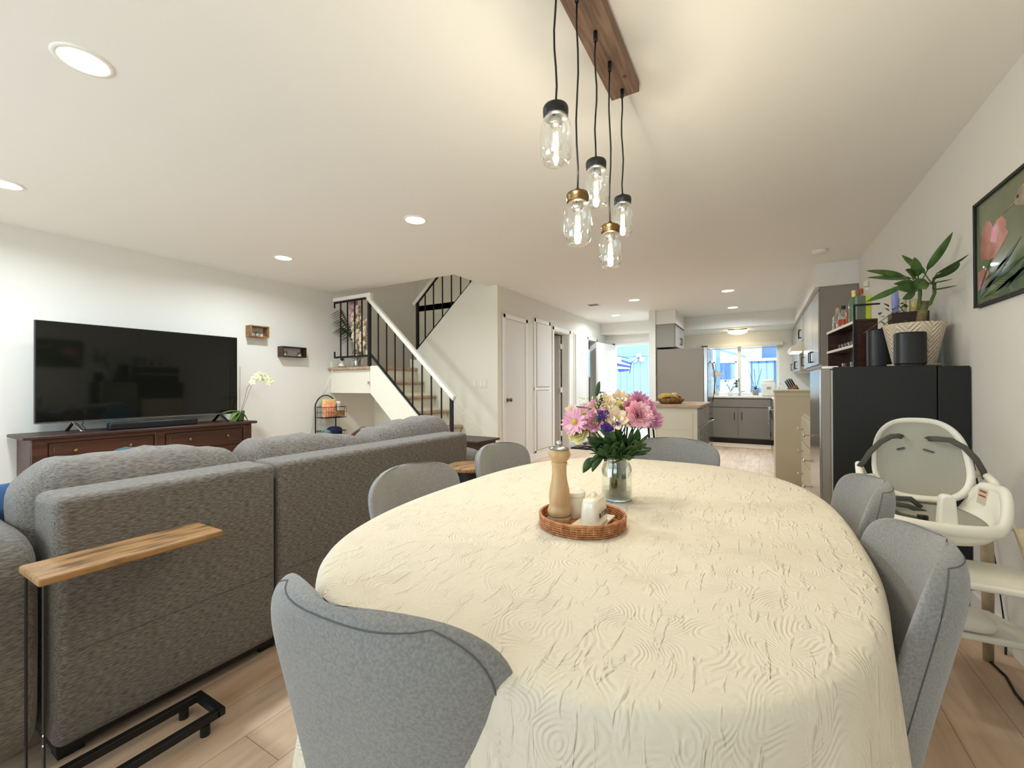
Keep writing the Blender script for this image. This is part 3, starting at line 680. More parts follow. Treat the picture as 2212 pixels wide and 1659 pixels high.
# items on the landing
o = thing('glass_vase', 'tall clear glass vase filled with pebbles on the stair landing', 'vase', (-4.745, 4.0, 1.388))
MB().lathe([(0, .002), (.082, .002), (.085, .01), (.085, .33), (.080, .33), (.080, .012)], n=32, cap=False).build('glass_cylinder', 'jarglass', o, smooth=True)
b = MB()
for k in range(70):
    a, r_ = random.uniform(0, 2 * PI), .06 * math.sqrt(random.random()); b.ball((r_ * math.cos(a), r_ * math.sin(a), .02 + .21 * random.random()), random.uniform(.012, .018), 5)
M['pebble'] = mat('pebbles', (196, 176, 146), .4, col2=(90, 66, 46), vs=30)
q = b.build('pebbles', 'pebble', o, smooth=True); q['kind'] = 'stuff'
for i, (dx, dz, m_, n_, lb) in enumerate(((.0, .80, 'cream', 70, 'tall spray of artificial white blossoms in the landing vase'), (.08, .60, 'cream', 48, 'drooping artificial white blossom spray at the right of the vase'), (-.03, .86, 'pink', 26, 'dusty pink artificial spray at the top of the landing vase'))):
    o = thing('blossom_spray', lb, 'flowers', (-4.745, 4.0, 1.62), 0, 'artificial sprays in the landing vase')
    MB().tube([(0, 0, -.15), (dx * .3, 0, .1), (dx, 0, dz - .2)], .004).build('stem', 'stem', o, smooth=True)
    b = MB(); zl, zh = ((.12, .62), (-.05, .42), (.42, .66))[i]
    for k in range(n_):
        z = random.uniform(zl, zh); p_ = Vector((dx + random.uniform(-.05, .055) + (.05 if i == 1 else 0) - (.04 if i == 2 else 0), random.uniform(-.05, .04), z))
        for j in range(4):
            a = j * PI / 2 + k; b.leaf(p_, p_ + Vector((.038 * math.cos(a), -.008, .038 * math.sin(a))), .040, 0, side=(math.sin(a), .2, -math.cos(a)), n=3)
    b.build('blossoms', m_, o, smooth=True)
for i in range(3):
    o = thing('palm_frond', ['artificial palm frond spreading left over the landing railing, uppermost', 'artificial palm frond spreading left, the middle one', 'artificial palm frond spreading left, the lowest'][i], 'palm frond', (-4.745, 4.0, 1.62), 0, 'artificial palm fronds in the landing vase')
    base = Vector((0, 0, 0)); tip = Vector((-.33 + .04 * i, -.02 * i, .58 - .13 * i)); pts = [base, Vector((-.05, 0, .22 - .02 * i)), Vector((-.15, 0, .42 - .08 * i)), tip]
    MB().tube(pts, .003).build('stem', 'leafd', o, smooth=True)
    b = MB()
    for k in range(11):
        t_ = .35 + .65 * k / 10; p_ = base.lerp(tip, t_) + Vector((0, 0, .06 * math.sin(PI * t_)))
        for s_ in (-1, 1): b.leaf(p_, p_ + Vector((-.13, s_ * .09, -.02 - .06 * (s_ < 0))), .024, .01, n=4)
    b.build('leaflets', 'leafd', o, smooth=True)
o = thing('monitor_camera', 'small white baby monitor camera with black face on the landing edge', 'camera', (-5.05, 3.99, 1.387))
MB().lathe([(0, .012), (.05, .012), (.047, .03), (.028, .07), (.018, .085), (0, .088)], n=24).build('body', 'white', o, smooth=True)
MB().lathe([(0, 0), (.052, 0), (.052, .012), (0, .012)], n=24).build('base', 'black', o, smooth=False)
q = MB().ball((0, 0, .115), .036, 12).build('head', 'white', o, smooth=True)
MB().ball((.018, -.018, .115), .024, 10).build('lens_face', 'black', q, smooth=True)
o = MB().tube([(-5.10, 3.90, 1.40), (-5.13, 3.88, 1.33), (-5.18, 3.86, 1.2), (-5.20, 3.78, 1.05), (-5.21, 3.66, .9), (-5.215, 3.60, .3), (-5.215, 3.6, .12)], .003).build('power_cord', 'white', smooth=True)
tag(o, 'thin white power cord hanging from the landing down the wall', 'cord')

# ================================================================== SOFA AND AROUND
s = thing('sofa', 'grey brown woven three-cushion sofa seen from behind', 'sofa', (-2.25, 1.42, 0))
for y0, y1 in ((.405, 1.056), (1.066, 2.42)):
    p_ = MB().box(-1.96, y0, .07, -1.75, y1, .80).build('back_panel', 'sofa', s, world=True, bevel=.028, seg=4)
    MB().tube([(-1.7488, y0 + .02, .345), (-1.7488, y1 - .02, .350)], .0016, 5).build('seam', 'seam', p_, world=True)
MB().grid(rbox(-2.28, .265, .385, 1.04, .265, .64, n=7), 40, 16, cu=True).build('arm', 'sofa', s, world=True, smooth=True)
MB().grid(rbox(-2.28, 2.565, .36, 1.02, .28, .60, n=7), 40, 16, cu=True).build('arm', 'sofa', s, world=True, smooth=True)
MB().box(-2.75, .40, .07, -1.93, 2.43, .30).build('base', 'sofa', s, world=True, bevel=.02)
for k in range(3): MB().grid(rbox(-2.42, .74 + k * .674, .375, .72, .668, .17, n=6), 32, 12, cu=True).build('seat_cushion', 'sofa', s, world=True, smooth=True)
for k, (y0, y1, zt, tl) in enumerate(((.375, 1.07, .875, 0), (1.075, 1.78, .862, -.01), (1.785, 2.56, .885, .035))):
    cy_ = (y0 + y1) / 2
    def fn(u, v, g=rbox(0, 0, 0, .27, y1 - y0, .46, n=4.2)):
        x, y, z = g(u, v); puff = 1 + .12 * max(0, z) * 4
        x *= puff; lean = -.10 * (z / .23); w_ = .006 * math.sin(y * 23 + k) + .005 * math.sin(y * 47)
        return (-2.05 + x + lean, cy_ + y, zt - .23 + z + w_ * (z > 0) + tl * (y / .35))
    q = MB().grid(fn, 56, 24, cu=True).build('back_cushion', 'sofa', s, world=True, smooth=True)
for x in (-1.86, -2.62):
    for y in (.46, 1.06, 2.36): MB().box(x - .03, y - .03, 0, x + .03, y + .03, .075).build('foot', 'black', s, world=True)
MB().box(-2.7, .42, .035, -1.80, 2.40, .07).build('dust_cover', 'black', s, world=True)
for i, (c_, rt, m_, sz, lb) in enumerate((((-2.40, .40, .60), .5, 'denim', .38, 'blue denim throw pillow at the left end of the sofa'), ((-2.42, .76, .64), .78, 'teal', .42, 'dark teal throw pillow whose corner peeks over the first sofa cushion'),
                                          ((-2.42, 2.36, .64), .78, 'teal', .42, 'dark teal throw pillow whose corner peeks up by the stair railing'), ((-2.42, 2.03, .62), .78, 'walnut', .42, 'reddish throw pillow whose corner shows between the sofa cushions'))):
    g = rbox(0, 0, 0, sz, sz, .15, n=3.2)
    mt = Matrix.Translation(c_) @ Matrix.Rotation(.35, 4, 'Y') @ Matrix.Rotation(PI / 2, 4, 'Y') @ Matrix.Rotation(rt if i else .08, 4, 'Z')
    def fn(u, v, g=g, mt=mt):
        x, y, z = g(u, v); rr = max(abs(x), abs(y)) / (sz / 2); return tuple(mt @ Vector((x, y, z * (1.02 - .8 * rr ** 3))))
    tag(MB().grid(fn, 32, 12, cu=True).build('throw_pillow', m_, smooth=True), lb, 'pillow')
# C-shaped side table
c = thing('side_table', 'narrow rustic wood side table with black frame behind the sofa', 'side table', (-1.615, .53, 0))
MB().box(-1.70, .325, .632, -1.528, .745, .652).build('table_top', 'rustic', c, world=True, bevel=.006, seg=3)
b = MB()
for x in (-1.695, -1.555): b.bar((x, .30, .045), (x, .74, .045), .024)
b.bar((-1.707, .745, .045), (-1.543, .745, .045), .024).bar((-1.707, .305, .045), (-1.543, .305, .045), .024)
b.build('base_frame', 'black', c, world=True, bevel=.002)
for x in (-1.690, -1.541): MB().bar((x, .338, .05), (x, .338, .632), .014, .004).build('leg', 'black', c, world=True)
b = MB().bar((-1.66, .345, .6285), (-1.66, .72, .6285), .014, .006).bar((-1.575, .345, .6285), (-1.575, .72, .6285), .014, .006).build('top_bracket', 'black', c, world=True)
for x, y in ((-1.695, .70), (-1.553, .70), (-1.553, .33)): MB().lathe([(.014, 0), (.014, .033), (0, .033)], (x, y, 0), n=16).build('levelling_foot', 'black', c, world=True)
for z in (.235, .26): MB().ball((-1.5385, .338, z), .004, 6).build('bolt', 'chrome', c, world=True, smooth=True)
# end table beyond the sofa
e = thing('end_table', 'dark stained end table past the far end of the sofa', 'end table', (-2.56, 3.49, 0))
MB().box(-2.86, 3.30, .578, -2.265, 3.68, .60).build('table_top', 'walnut_d', e, world=True, bevel=.005)
MB().box(-2.83, 3.33, .48, -2.30, 3.65, .578).build('apron', 'walnut', e, world=True)
for x in (-2.81, -2.32):
    for y in (3.35, 3.63): MB().box(x - .022, y - .022, 0, x + .022, y + .022, .48).build('leg', 'walnut_d', e, world=True)
e = thing('round_stool', 'low round stool with natural wood top and black drum body behind the dining chairs', 'stool', (-1.56, 2.17, 0))
MB().lathe([(0, .60), (.12, .60), (.14, .61), (.14, .628), (.13, .634), (0, .634)], n=40).build('seat', 'rustic', e, smooth=False, bevel=.003)
MB().lathe([(0, 0), (.125, 0), (.118, .3), (.125, .60), (0, .60)], n=40).build('body', 'black', e, smooth=False)

# ================================================================== DINING TABLE
TX, TY, TA, TB, TN = -.38, 1.28, .565, .825, 2.75


def sup(a, A, B_, n=TN):
    ca, sa = math.cos(a), math.sin(a)
    return A * math.copysign(abs(ca) ** (2 / n), ca), B_ * math.copysign(abs(sa) ** (2 / n), sa)


tb = thing('dining_table', 'oval dining table hidden under the cream cloth', 'dining table', (TX, TY, 0))
MB().prism([sup(2 * PI * k / 96, TA - .012, TB - .012) for k in range(96)], 'z', .73, .758).build('table_top', 'oak', tb, bevel=.004)
MB().box(-.30, -.5, .66, .30, .5, .73).build('apron', 'oak', tb)
for x in (-.27, .27):
    for y in (-.46, .46): MB().box(x - .03, y - .03, 0, x + .03, y + .03, .66).build('leg', 'oak', tb, bevel=.004)
NA = 360
b = MB(); rings = []
fr = [0.0, .12, .3, .5, .68, .82, .92, .98]
for f_ in fr[1:]:
    rings.append([b.b.verts.new((TX + sup(2 * PI * k / NA, TA, TB)[0] * f_, TY + sup(2 * PI * k / NA, TA, TB)[1] * f_, .7655 + .0006 * math.sin(19 * f_ + k * .2))) for k in range(NA)])
cen = b.b.verts.new((TX, TY, .7655))
for k in range(NA): b.b.faces.new((cen, rings[0][k], rings[0][(k + 1) % NA]))


def nrm(a):
    x0, y0 = sup(a - .012, TA, TB); x1, y1 = sup(a + .012, TA, TB); t_ = Vector((x1 - x0, y1 - y0, 0))
    return Vector((t_.y, -t_.x, 0)).normalized() if t_.length > 1e-7 else Vector((math.cos(a), math.sin(a), 0))


prof = [(.006, -.0015), (.014, -.006), (.019, -.013), (.021, -.024), (.022, -.04)] + [(.022 + .010 * t_, -.04 - .27 * t_) for t_ in [q / 10 for q in range(1, 11)]]
for o_, z_ in prof:
    dd = max(0, (-z_ - .03) / .28); ring = []
    for k in range(NA):
        a = 2 * PI * k / NA; x, y = sup(a, TA, TB); n_ = nrm(a)
        ff = (.5 * math.sin(9 * a + .7) + .35 * math.sin(17 * a + 2) + .25 * math.sin(31 * a) + .9 * max(0, math.cos(4 * (a - PI / 4))) ** 6) * .032 * dd ** 1.1
        hem = -.025 * dd * max(0, math.cos(4 * (a - PI / 4))) ** 4
        ring.append(b.b.verts.new((TX + x + n_.x * (o_ + ff + .012 * dd), TY + y + n_.y * (o_ + ff + .012 * dd), .7655 + z_ + hem)))
    rings.append(ring)
for r0, r1 in zip(rings, rings[1:]):
    for k in range(NA): b.b.faces.new((r0[k], r0[(k + 1) % NA], r1[(k + 1) % NA], r1[k]))
cl = b.build('tablecloth', 'cloth', smooth=True, local_origin=False); tag(cl, 'cream embossed tablecloth draped over the oval dining table', 'tablecloth')
q = cl.modifiers.new('solid', 'SOLIDIFY'); q.thickness = .0015; q.offset = 1


def make_chair(label, loc, rz):
    c = thing('dining_chair', label, 'chair', loc, rz, 'grey felt dining chairs around the table')

    def hw(t_):
        w_ = .180 + .050 * min(1, t_ / .75) ** .8; tc = .76
        if t_ > tc: w_ *= max(0.0, 1 - ((t_ - tc) / (1 - tc)) ** 3.0) ** (1 / 3.0)
        return w_

    def cpt(s_, t_):
        return Vector((s_ * hw(t_), -.195 - .09 * t_ ** 1.15 + .072 * abs(s_) ** 2.8 * (hw(t_) / .23), .40 + .435 * t_))

    def shell(sign):
        def fn(u, v):
            s_ = math.sin((u - .5) * PI); t_ = math.sin(v * PI / 2) ** .9 if v < 1 else 1.0
            p_ = cpt(s_, t_); th = .033 * math.sqrt(max(0, 1 - abs(s_) ** 6)) * math.sqrt(max(0, 1 - t_ ** 12)) * (.75 + .25 * (1 - t_))
            nn = Vector((-.30 * s_, 1, .18)).normalized()
            return tuple(p_ + nn * th * sign)
        return fn
    MB().grid(shell(1), 32, 26).grid(shell(-1), 32, 26).build('backrest', 'chair', c, smooth=True)
    pts = []; path = [(-.93, .02 + .72 * q / 10) for q in range(10)] + [(-.93, .74 + .235 * math.sin(PI / 2 * q / 12)) for q in range(13)]
    path += [(-.93 + 1.86 * q / 16, .975) for q in range(1, 16)]
    path += [(-a_, b_) for a_, b_ in path[:23]][::-1]
    for s_, t_ in path:
        p_ = cpt(s_, t_); th = .033 * math.sqrt(max(0, 1 - abs(s_) ** 6)) * math.sqrt(max(0, 1 - t_ ** 12)) * (.75 + .25 * (1 - t_))
        pts.append(p_ - Vector((-.30 * s_, 1, .18)).normalized() * (th + .0004))
    MB().tube(pts, .0012, 5).build('piping', 'seam', c, smooth=True)
    MB().grid(rbox(0, .02, .445, .45, .46, .085, n=5), 36, 12, cu=True).build('seat', 'chair', c, smooth=True)
    for x in (-.17, .17):
        for y in (-.15, .18): MB().tube([(x, y, .41), (x * 1.25, y * 1.25, 0)], [.016, .010], 10).build('leg', 'black', c, smooth=True)
    return c


CH = [((-.498, .655, 0), 0.02, 'grey felt dining chair at the near end of the table, its back to the viewer'),
      ((-.855, 1.165, 0), -PI / 2 + .02, 'grey felt dining chair on the sofa side, nearer of the two'),
      ((-.88, 1.80, 0), -PI / 2 - .02, 'grey felt dining chair on the sofa side, farther of the two'),
      ((-.40, 2.215, 0), PI, 'grey felt dining chair at the far end of the table, towards the kitchen'),
      ((.045, 1.68, 0), PI / 2, 'grey felt dining chair beside the high chair, farther of the two on the right'),
      ((.02, 1.11, 0), PI / 2 - .03, 'grey felt dining chair at the right front of the table, nearest the lower right corner')]
c0 = make_chair(CH[0][2], CH[0][0], CH[0][1])
for l_, r_, lb in CH[1:]: dup(c0, l_, r_, lb)
# ================================================================== ON THE TABLE
TZ = .7665
tr = thing('rattan_tray', 'round woven rattan tray on the tablecloth holding the pepper mill', 'tray', (-.392, 1.035, TZ))
MB().lathe([(0, .0), (.102, .0), (.102, .006), (0, .006)], n=48).build('tray_base', 'rattan', tr)
b = MB()
for k in range(5):
    for ph in (0, PI):
        pts = [((.106 + .0022 * math.sin(26 * a + ph + k * PI)) * math.cos(a), (.106 + .0022 * math.sin(26 * a + ph + k * PI)) * math.sin(a), .004 + k * .0052) for a in [2 * PI * i / 208 for i in range(208)]]
        b.tube(pts, .0021, 5, closed=True)
for i in range(52):
    a = 2 * PI * i / 52; b.tube([(.1065 * math.cos(a), .1065 * math.sin(a), 0), (.107 * math.cos(a), .107 * math.sin(a), .03)], .0018, 5)
b.build('woven_rim', 'rattan', tr, smooth=True)
MB().tube([(.107 * math.cos(a), .107 * math.sin(a), .0305) for a in [2 * PI * i / 72 for i in range(72)]], .0040, 8, closed=True).build('rim_band', 'rattan', tr, smooth=True)
pm = thing('pepper_mill', 'pale turned wooden pepper mill with chrome knob standing in the rattan tray', 'pepper mill', (-.443, 1.008, TZ + .006))
MB().lathe([(0, 0), (0.0282, 0), (0.0282, .020), (0.0259, .022), (0.0293, .026), (0.0301, .034), (0.0270, .042), (0.0247, .047), (0.0262, .052), (0.0270, .070), (0.0255, .085), (0.0207, .108), (0.0184, .128), (0.0186, .146), (0.0207, .151), (0.0209, .155), (0.0172, .157)], n=40).build('body', 'millw', pm, smooth=True)
MB().lathe([(0.0172, .1555), (0.0196, .158), (0.0259, .166), (0.0285, .174), (0.0276, .182), (0.0230, .189), (0.0138, .193), (0, .194)], n=40).build('head', 'millw', pm, smooth=True)
MB().lathe([(0.0046, .193), (0.0040, .197), (0.0067, .200), (0.0076, .204), (0.0063, .209), (0, .211)], n=24).build('knob', 'chrome', pm, smooth=True)
MB().lathe([(0.0282, .0195), (0.0285, .0207), (0.0282, .022)], n=40, cap=False).build('joint_line', 'seam', pm)
MB().lathe([(.0262, .1895), (.0235, .1925), (.0140, .1965), (0, .1975)], n=40, cap=False).build('metal_cap', 'steel', pm, smooth=True)
cp = thing('lidded_jar', 'small cream ceramic pot with lid behind the pepper mill', 'pot', (-.432, 1.078, TZ + .006))
MB().lathe([(0, 0), (.0255, 0), (.0275, .012), (.0295, .050), (.0295, .056), (0, .056)], n=40).build('pot', 'ceram', cp, smooth=False, bevel=.001)
MB().lathe([(.0310, .0565), (.0315, .060), (.0305, .068), (.029, .0695), (0, .0695)], n=40).build('lid', 'ceram', cp, smooth=False, bevel=.0015)
bd = thing('butter_dish', 'cream ceramic butter dish with printed lid on its rectangular plate', 'butter dish', (-.3625, 1.042, TZ + .006))
MB().prism([(-.026, -.052), (.026, -.052), (.026, .052), (-.026, .052)], 'z', 0, .004).build('plate', 'ceram', bd, bevel=.002)
b = MB(); lo = [(-.027, -.054), (.027, -.054), (.027, .054), (-.027, .054)]; hi_ = [(-.036, -.062), (.036, -.062), (.036, .062), (-.036, .062)]
for (p_, q) in (((lo), (hi_)),):
    A = [b.b.verts.new((x, y, .003)) for x, y in p_]; B_ = [b.b.verts.new((x, y, .010)) for x, y in q]
    for k in range(4): b.b.faces.new((A[k], A[(k + 1) % 4], B_[(k + 1) % 4], B_[k]))
    b.b.faces.new(A[::-1])
b.build('plate_rim', 'ceram', bd, solid=.003)


def cover(u, v):
    a = 2 * PI * u; e = .5
    cx_, sy_ = math.copysign(abs(math.cos(a)) ** e, math.cos(a)), math.copysign(abs(math.sin(a)) ** e, math.sin(a))
    pr_ = [(1, 0), (1, .004), (.97, .018), (.92, .034), (.86, .045), (.78, .051), (.66, .0535), (.3, .0545), (0, .0545)][min(8, round(v * 8))]
    return (.0245 * cx_ * pr_[0], .050 * sy_ * (pr_[0] * .6 + .4 if pr_[0] > .5 else pr_[0]), .006 + pr_[1] * 1.2)


cv = MB().grid(cover, 40, 8, cu=True).build('cover', 'ceram', bd, smooth=True)
MB().grid(rbox(0, 0, .0735, .012, .030, .012, n=3), 20, 8, cu=True).build('cover_handle', 'ceram', bd, smooth=True)
text('lettering', 'BUTTER', .0165, 'seam', cv, (.0240, 0, .030), (PI / 2 - .10, 0, PI / 2))

# flower jar
JX, JY = -.386, 1.322
fj = thing('flower_jar', 'clear glass jar half filled with water holding the bouquet', 'jar', (JX, JY, TZ))
MB().lathe([(0, .003), (.040, .002), (.045, .006), (.0475, .018), (.0475, .088), (.045, .104), (.040, .115), (.0385, .118), (.0405, .120), (.0405, .134), (.0375, .135), (.0375, .119), (.042, .103), (.0450, .088), (.0450, .018), (.042, .008), (0, .006)], n=48, cap=False).build('glass', 'jarglass', fj, smooth=True)
MB().lathe([(0, .0065), (.041, .0085), (.0444, .018), (.0444, .036), (0, .036)], n=40).build('water', 'water', fj)
RV, FV = Vector((.866, .5, 0)), Vector((-.5, .866, 0))


def fpos(u, v, d=0.0):
    """offset from the jar mouth: u to the viewer's right, v up, d away (metres)"""
    return Vector((0, 0, .135)) + RV * u + FV * d + Vector((0, 0, v))


def petals(b, c, f, r, n, w, cup=.2, l0=.12, jit=.15, sd=0, nseg=5):
    f = f.normalized(); a0 = f.orthogonal().normalized(); b0 = f.cross(a0); rnd = random.Random(sd)
    for k in range(n):
        a = 2 * PI * k / n + rnd.uniform(-jit, jit); d = a0 * math.cos(a) + b0 * math.sin(a); e = -a0 * math.sin(a) + b0 * math.cos(a)
        q = (d + f * (cup + rnd.uniform(-jit, jit) * .6)).normalized()
        b.leaf(c + d * r * l0, c + q * r * rnd.uniform(.88, 1.06), w * r, 0, side=e, n=nseg, fold=rnd.uniform(.05, .25), base=w * r * .35)


FL = [  # u, v, depth, kind, radius, label
    (-.134, .122, -.030, 'daisy', .040, 'large pink daisy at the far left of the bouquet with a yellow eye'),
    (-.102, .146, -.010, 'daisy', .031, 'smaller pink daisy behind the large left one'),
    (-.138, .152, .015, 'creamlily', .024, 'small cream bloom at the left top of the bouquet'),
    (-.125, .093, -.012, 'rose', .034, 'pale yellow rose drooping below the left daisies'),
    (-.076, .120, -.025, 'peachlily', .032, 'dusty peach lily between the left daisies and the purple statice'),
    (-.050, .146, -.045, 'statice', .017, 'purple statice head, topmost of the three'),
    (-.038, .103, -.050, 'statice', .020, 'purple statice head, lowest left of the three'),
    (-.012, .111, -.045, 'statice', .016, 'purple statice head, lowest right of the three'),
    (-.012, .136, -.050, 'creamlily', .036, 'cream lily facing the viewer at the middle of the bouquet'),
    (-.022, .170, .010, 'creamlily', .026, 'cream lily behind the middle one'),
    (.014, .196, .020, 'creamlily', .026, 'blush white lily standing highest at the top of the bouquet'),
    (-.025, .190, .025, 'creamlily', .022, 'cream lily bud at the top left of centre'),
    (-.070, .184, .000, 'filler', .030, 'cluster of tiny pale green filler buds at the top left'),
    (.044, .187, .02, 'creamlily', .024, 'small cream bloom at the top right behind the carnation'),
    (.060, .147, -.045, 'carnation', .040, 'large ruffled pink carnation right of centre'),
    (.072, .180, .000, 'mum', .036, 'mauve chrysanthemum at the upper right above the carnation'),
    (.098, .160, .010, 'mum', .034, 'mauve chrysanthemum behind the carnation on the right'),
    (.112, .128, -.010, 'mum', .033, 'mauve chrysanthemum at the far right of the bouquet'),
    (.016, .162, .000, 'rose', .026, 'small cream yellow rose beside the carnation'),
    (-.110, .128, .020, 'peachlily', .030, 'peach bloom tucked behind the left daisies'),
    (-.060, .165, .010, 'daisy', .027, 'small pink daisy at the back left of the bouquet'),
    (-.045, .128, .000, 'creamlily', .028, 'cream bloom behind the topmost purple statice'),
    (.030, .128, -.020, 'creamlily', .026, 'cream bloom low in the centre beside the carnation'),
    (.042, .165, -.005, 'peachlily', .028, 'peach bloom between the carnation and the cream lilies'),
    (.086, .135, -.030, 'mum', .028, 'small mauve chrysanthemum under the right of the carnation'),
    (-.090, .105, .000, 'daisy', .026, 'pink daisy low behind the yellow rose')]
for i, (u, v, d, kind, r, lb) in enumerate(FL):
    v -= .012; r *= 1.16
    o = thing('cut_flower', lb, 'flower', (JX, JY, TZ), 0, 'cut flowers in the glass jar')
    c = fpos(u, v, d); f = (RV * u * 4.5 + FV * (-1.0 + d * 6) + Vector((0, 0, .25 + v * 1.2))).normalized()
    a = i * 2.4; foot = Vector((.022 * math.cos(a), .022 * math.sin(a), .012)); neck = Vector((.018 * math.cos(a * 1.3), .018 * math.sin(a * 1.3), .130))
    bk = c - f * r * .35
    MB().tube([foot, neck, neck.lerp(bk, .5) + Vector((0, 0, .006)), bk], [.0032, .0028, .0022, .0016], 7).build('stem', 'stem', o, smooth=True)
    b = MB(); m_ = 'pink'
    if kind == 'daisy':
        petals(b, c, f, r, 21, .26, .22, sd=i); petals(b, c + f * .002, f, r * .9, 19, .24, .38, sd=i + 50)
    elif kind == 'mum':
        m_ = 'mauve'
        for q, cp_ in ((1, .05), (.95, .4), (.8, .8), (.62, 1.4), (.4, 2.6)): petals(b, c, f, r * q, 19, .25, cp_, sd=i + int(q * 40))
    elif kind == 'carnation':
        m_ = 'pink2'
        for q, cp_, n_ in ((1, .1, 13), (.97, .35, 13), (.92, .65, 12), (.86, 1.0, 11), (.78, 1.5, 9), (.68, 2.4, 7), (.58, 4, 5)):
            petals(b, c - f * r * .15, f, r * q, n_, .62, cp_, jit=.35, sd=i + n_ + int(q * 90))
    elif kind == 'creamlily':
        m_ = 'cream'; petals(b, c - f * r * .3, f, r * 1.1, 6, .62, .75, sd=i, nseg=6); petals(b, c - f * r * .3, f, r * .9, 3, .5, 1.6, sd=i + 9)
    elif kind == 'peachlily':
        m_ = 'pink'; petals(b, c - f * r * .3, f, r * 1.15, 6, .7, .9, sd=i, nseg=6); petals(b, c - f * r * .3, f, r, 5, .6, 1.8, sd=i + 3)
    elif kind == 'rose':
        m_ = 'yellow'
        for q, cp_, n_ in ((1, .3, 6), (.95, .8, 6), (.85, 1.6, 5), (.75, 3, 4)): petals(b, c - f * r * .4, f, r * q * 1.1, n_, .95, cp_, sd=i + n_, nseg=6)
    elif kind == 'statice':
        m_ = 'purple'; rnd = random.Random(i)
        for k in range(34):
            p_ = c + Vector((rnd.uniform(-1, 1), rnd.uniform(-1, 1), rnd.uniform(-.8, .8))) * r * .62
            petals(b, p_, (p_ - c + f * .4 * r), r * .42, 5, .55, .9, sd=i * 50 + k, nseg=2)
    elif kind == 'filler':
        m_ = 'yellow'; rnd = random.Random(3)
        for k in range(60):
            p_ = c + RV * rnd.uniform(-1.3, 1.6) * r + Vector((0, 0, rnd.uniform(-.5, .45) * r)) + FV * rnd.uniform(-.5, .5) * r
            b.ball(p_, rnd.uniform(.0018, .003), 5)
    b.build('blossom', m_, o, smooth=True)
    if kind in ('daisy', 'peachlily', 'creamlily') and r > .03:
        MB().ball(c + f * r * .06, r * (.2 if kind == 'daisy' else .1), 8, (1, 1, 1)).build('eye', 'eye', o, smooth=True)
    if kind in ('daisy', 'mum', 'carnation', 'rose'): MB().lathe([(.002, 0), (.007, .006), (.009, .012), (.006, .014)], n=12, mtx=Matrix.Translation(c - f * (r * .35)) @ f.to_track_quat('Z', 'Y').to_matrix().to_4x4()).build('calyx', 'stem', o, smooth=True)
# leafy greens: sprigs with broad dark leaves
LS = [((-.075, .060), (-.045, .020)), ((-.095, .040), (-.02, .0)), ((.062, .075), (.04, .02)), ((.085, .030), (.03, .01)), ((.03, .08), (.01, .02)), ((-.03, .07), (-.01, .01)), ((.0, .05), (.02, -.0)), ((-.105, .150), (-.07, .16)), ((-.068, .220), (-.062, .17)), ((-.085, .014), (-.03, .02)), ((-.095, -.010), (-.06, .01)), ((.05, .045), (.05, .03)), ((-.055, .085), (-.02, .04)), ((.02, .095), (.0, .03)), ((.075, .055), (.03, .02)), ((-.02, .035), (-.01, .0)), ((.045, .015), (.02, .0)), ((-.05, .03), (-.02, .0))]
rnd = random.Random(11)
LAB = ['low left', 'lower left outermost', 'right under the carnation', 'long right pointing', 'centre right', 'centre left', 'lower centre', 'upper left', 'topmost pointed', 'left middle', 'drooping lower left', 'right middle', 'front left middle', 'front centre upper', 'front right', 'front lowest', 'front lower right', 'front lower left']
for i, ((u, v), (u2, v2)) in enumerate(LS):
    o = thing('leafy_sprig', LAB[i] + ' dark green leafy sprig in the bouquet', 'greenery', (JX, JY, TZ), 0, 'leafy sprigs in the glass jar')
    a = i * 1.9 + .5; foot = Vector((.028 * math.cos(a), .028 * math.sin(a), .012)); neck = Vector((.026 * math.cos(a * 1.3), .026 * math.sin(a * 1.3), .128))
    d = rnd.uniform(-.06, .0) if i not in (8,) else .0
    tip = fpos(u, v - .01, d); mid = fpos(u2, v2, d * .6)
    MB().tube([foot, neck, mid, mid.lerp(tip, .7)], [.0034, .0028, .0018, .0012], 6).build('stem', 'stem', o, smooth=True)
    out = (tip - mid).normalized(); side = out.cross(FV)
    n_ = 8 if i not in (7, 8, 10) else 3
    for k in range(n_):
        t_ = k / max(1, n_ - 1); p0 = neck.lerp(mid, min(1, t_ * 1.6)).lerp(tip, max(0, t_ - .3) * .6)
        q = out * rnd.uniform(.5, 1.1) + RV * rnd.uniform(-.8, .8) + Vector((0, 0, rnd.uniform(-.3, .95))) + FV * rnd.uniform(-.8, .3)
        if i in (8,): q = Vector((0, 0, 1)) + RV * (-.15 + .2 * k)
        if i == 10: q = Vector((0, 0, -.8)) - RV * (.35 + .1 * k)
        ln = rnd.uniform(.042, .066) if n_ > 3 else .055
        MB().leaf(p0, p0 + q.normalized() * ln, ln * rnd.uniform(.42, .60) * (.6 if i == 8 else 1), .004, side=(RV + Vector((0, 0, rnd.uniform(-.8, .8)))), n=7, fold=.12, tw=rnd.uniform(-.6, .6)).build('leaf', 'leafd' if k % 3 else 'leaf', o, smooth=True, solid=.0006)

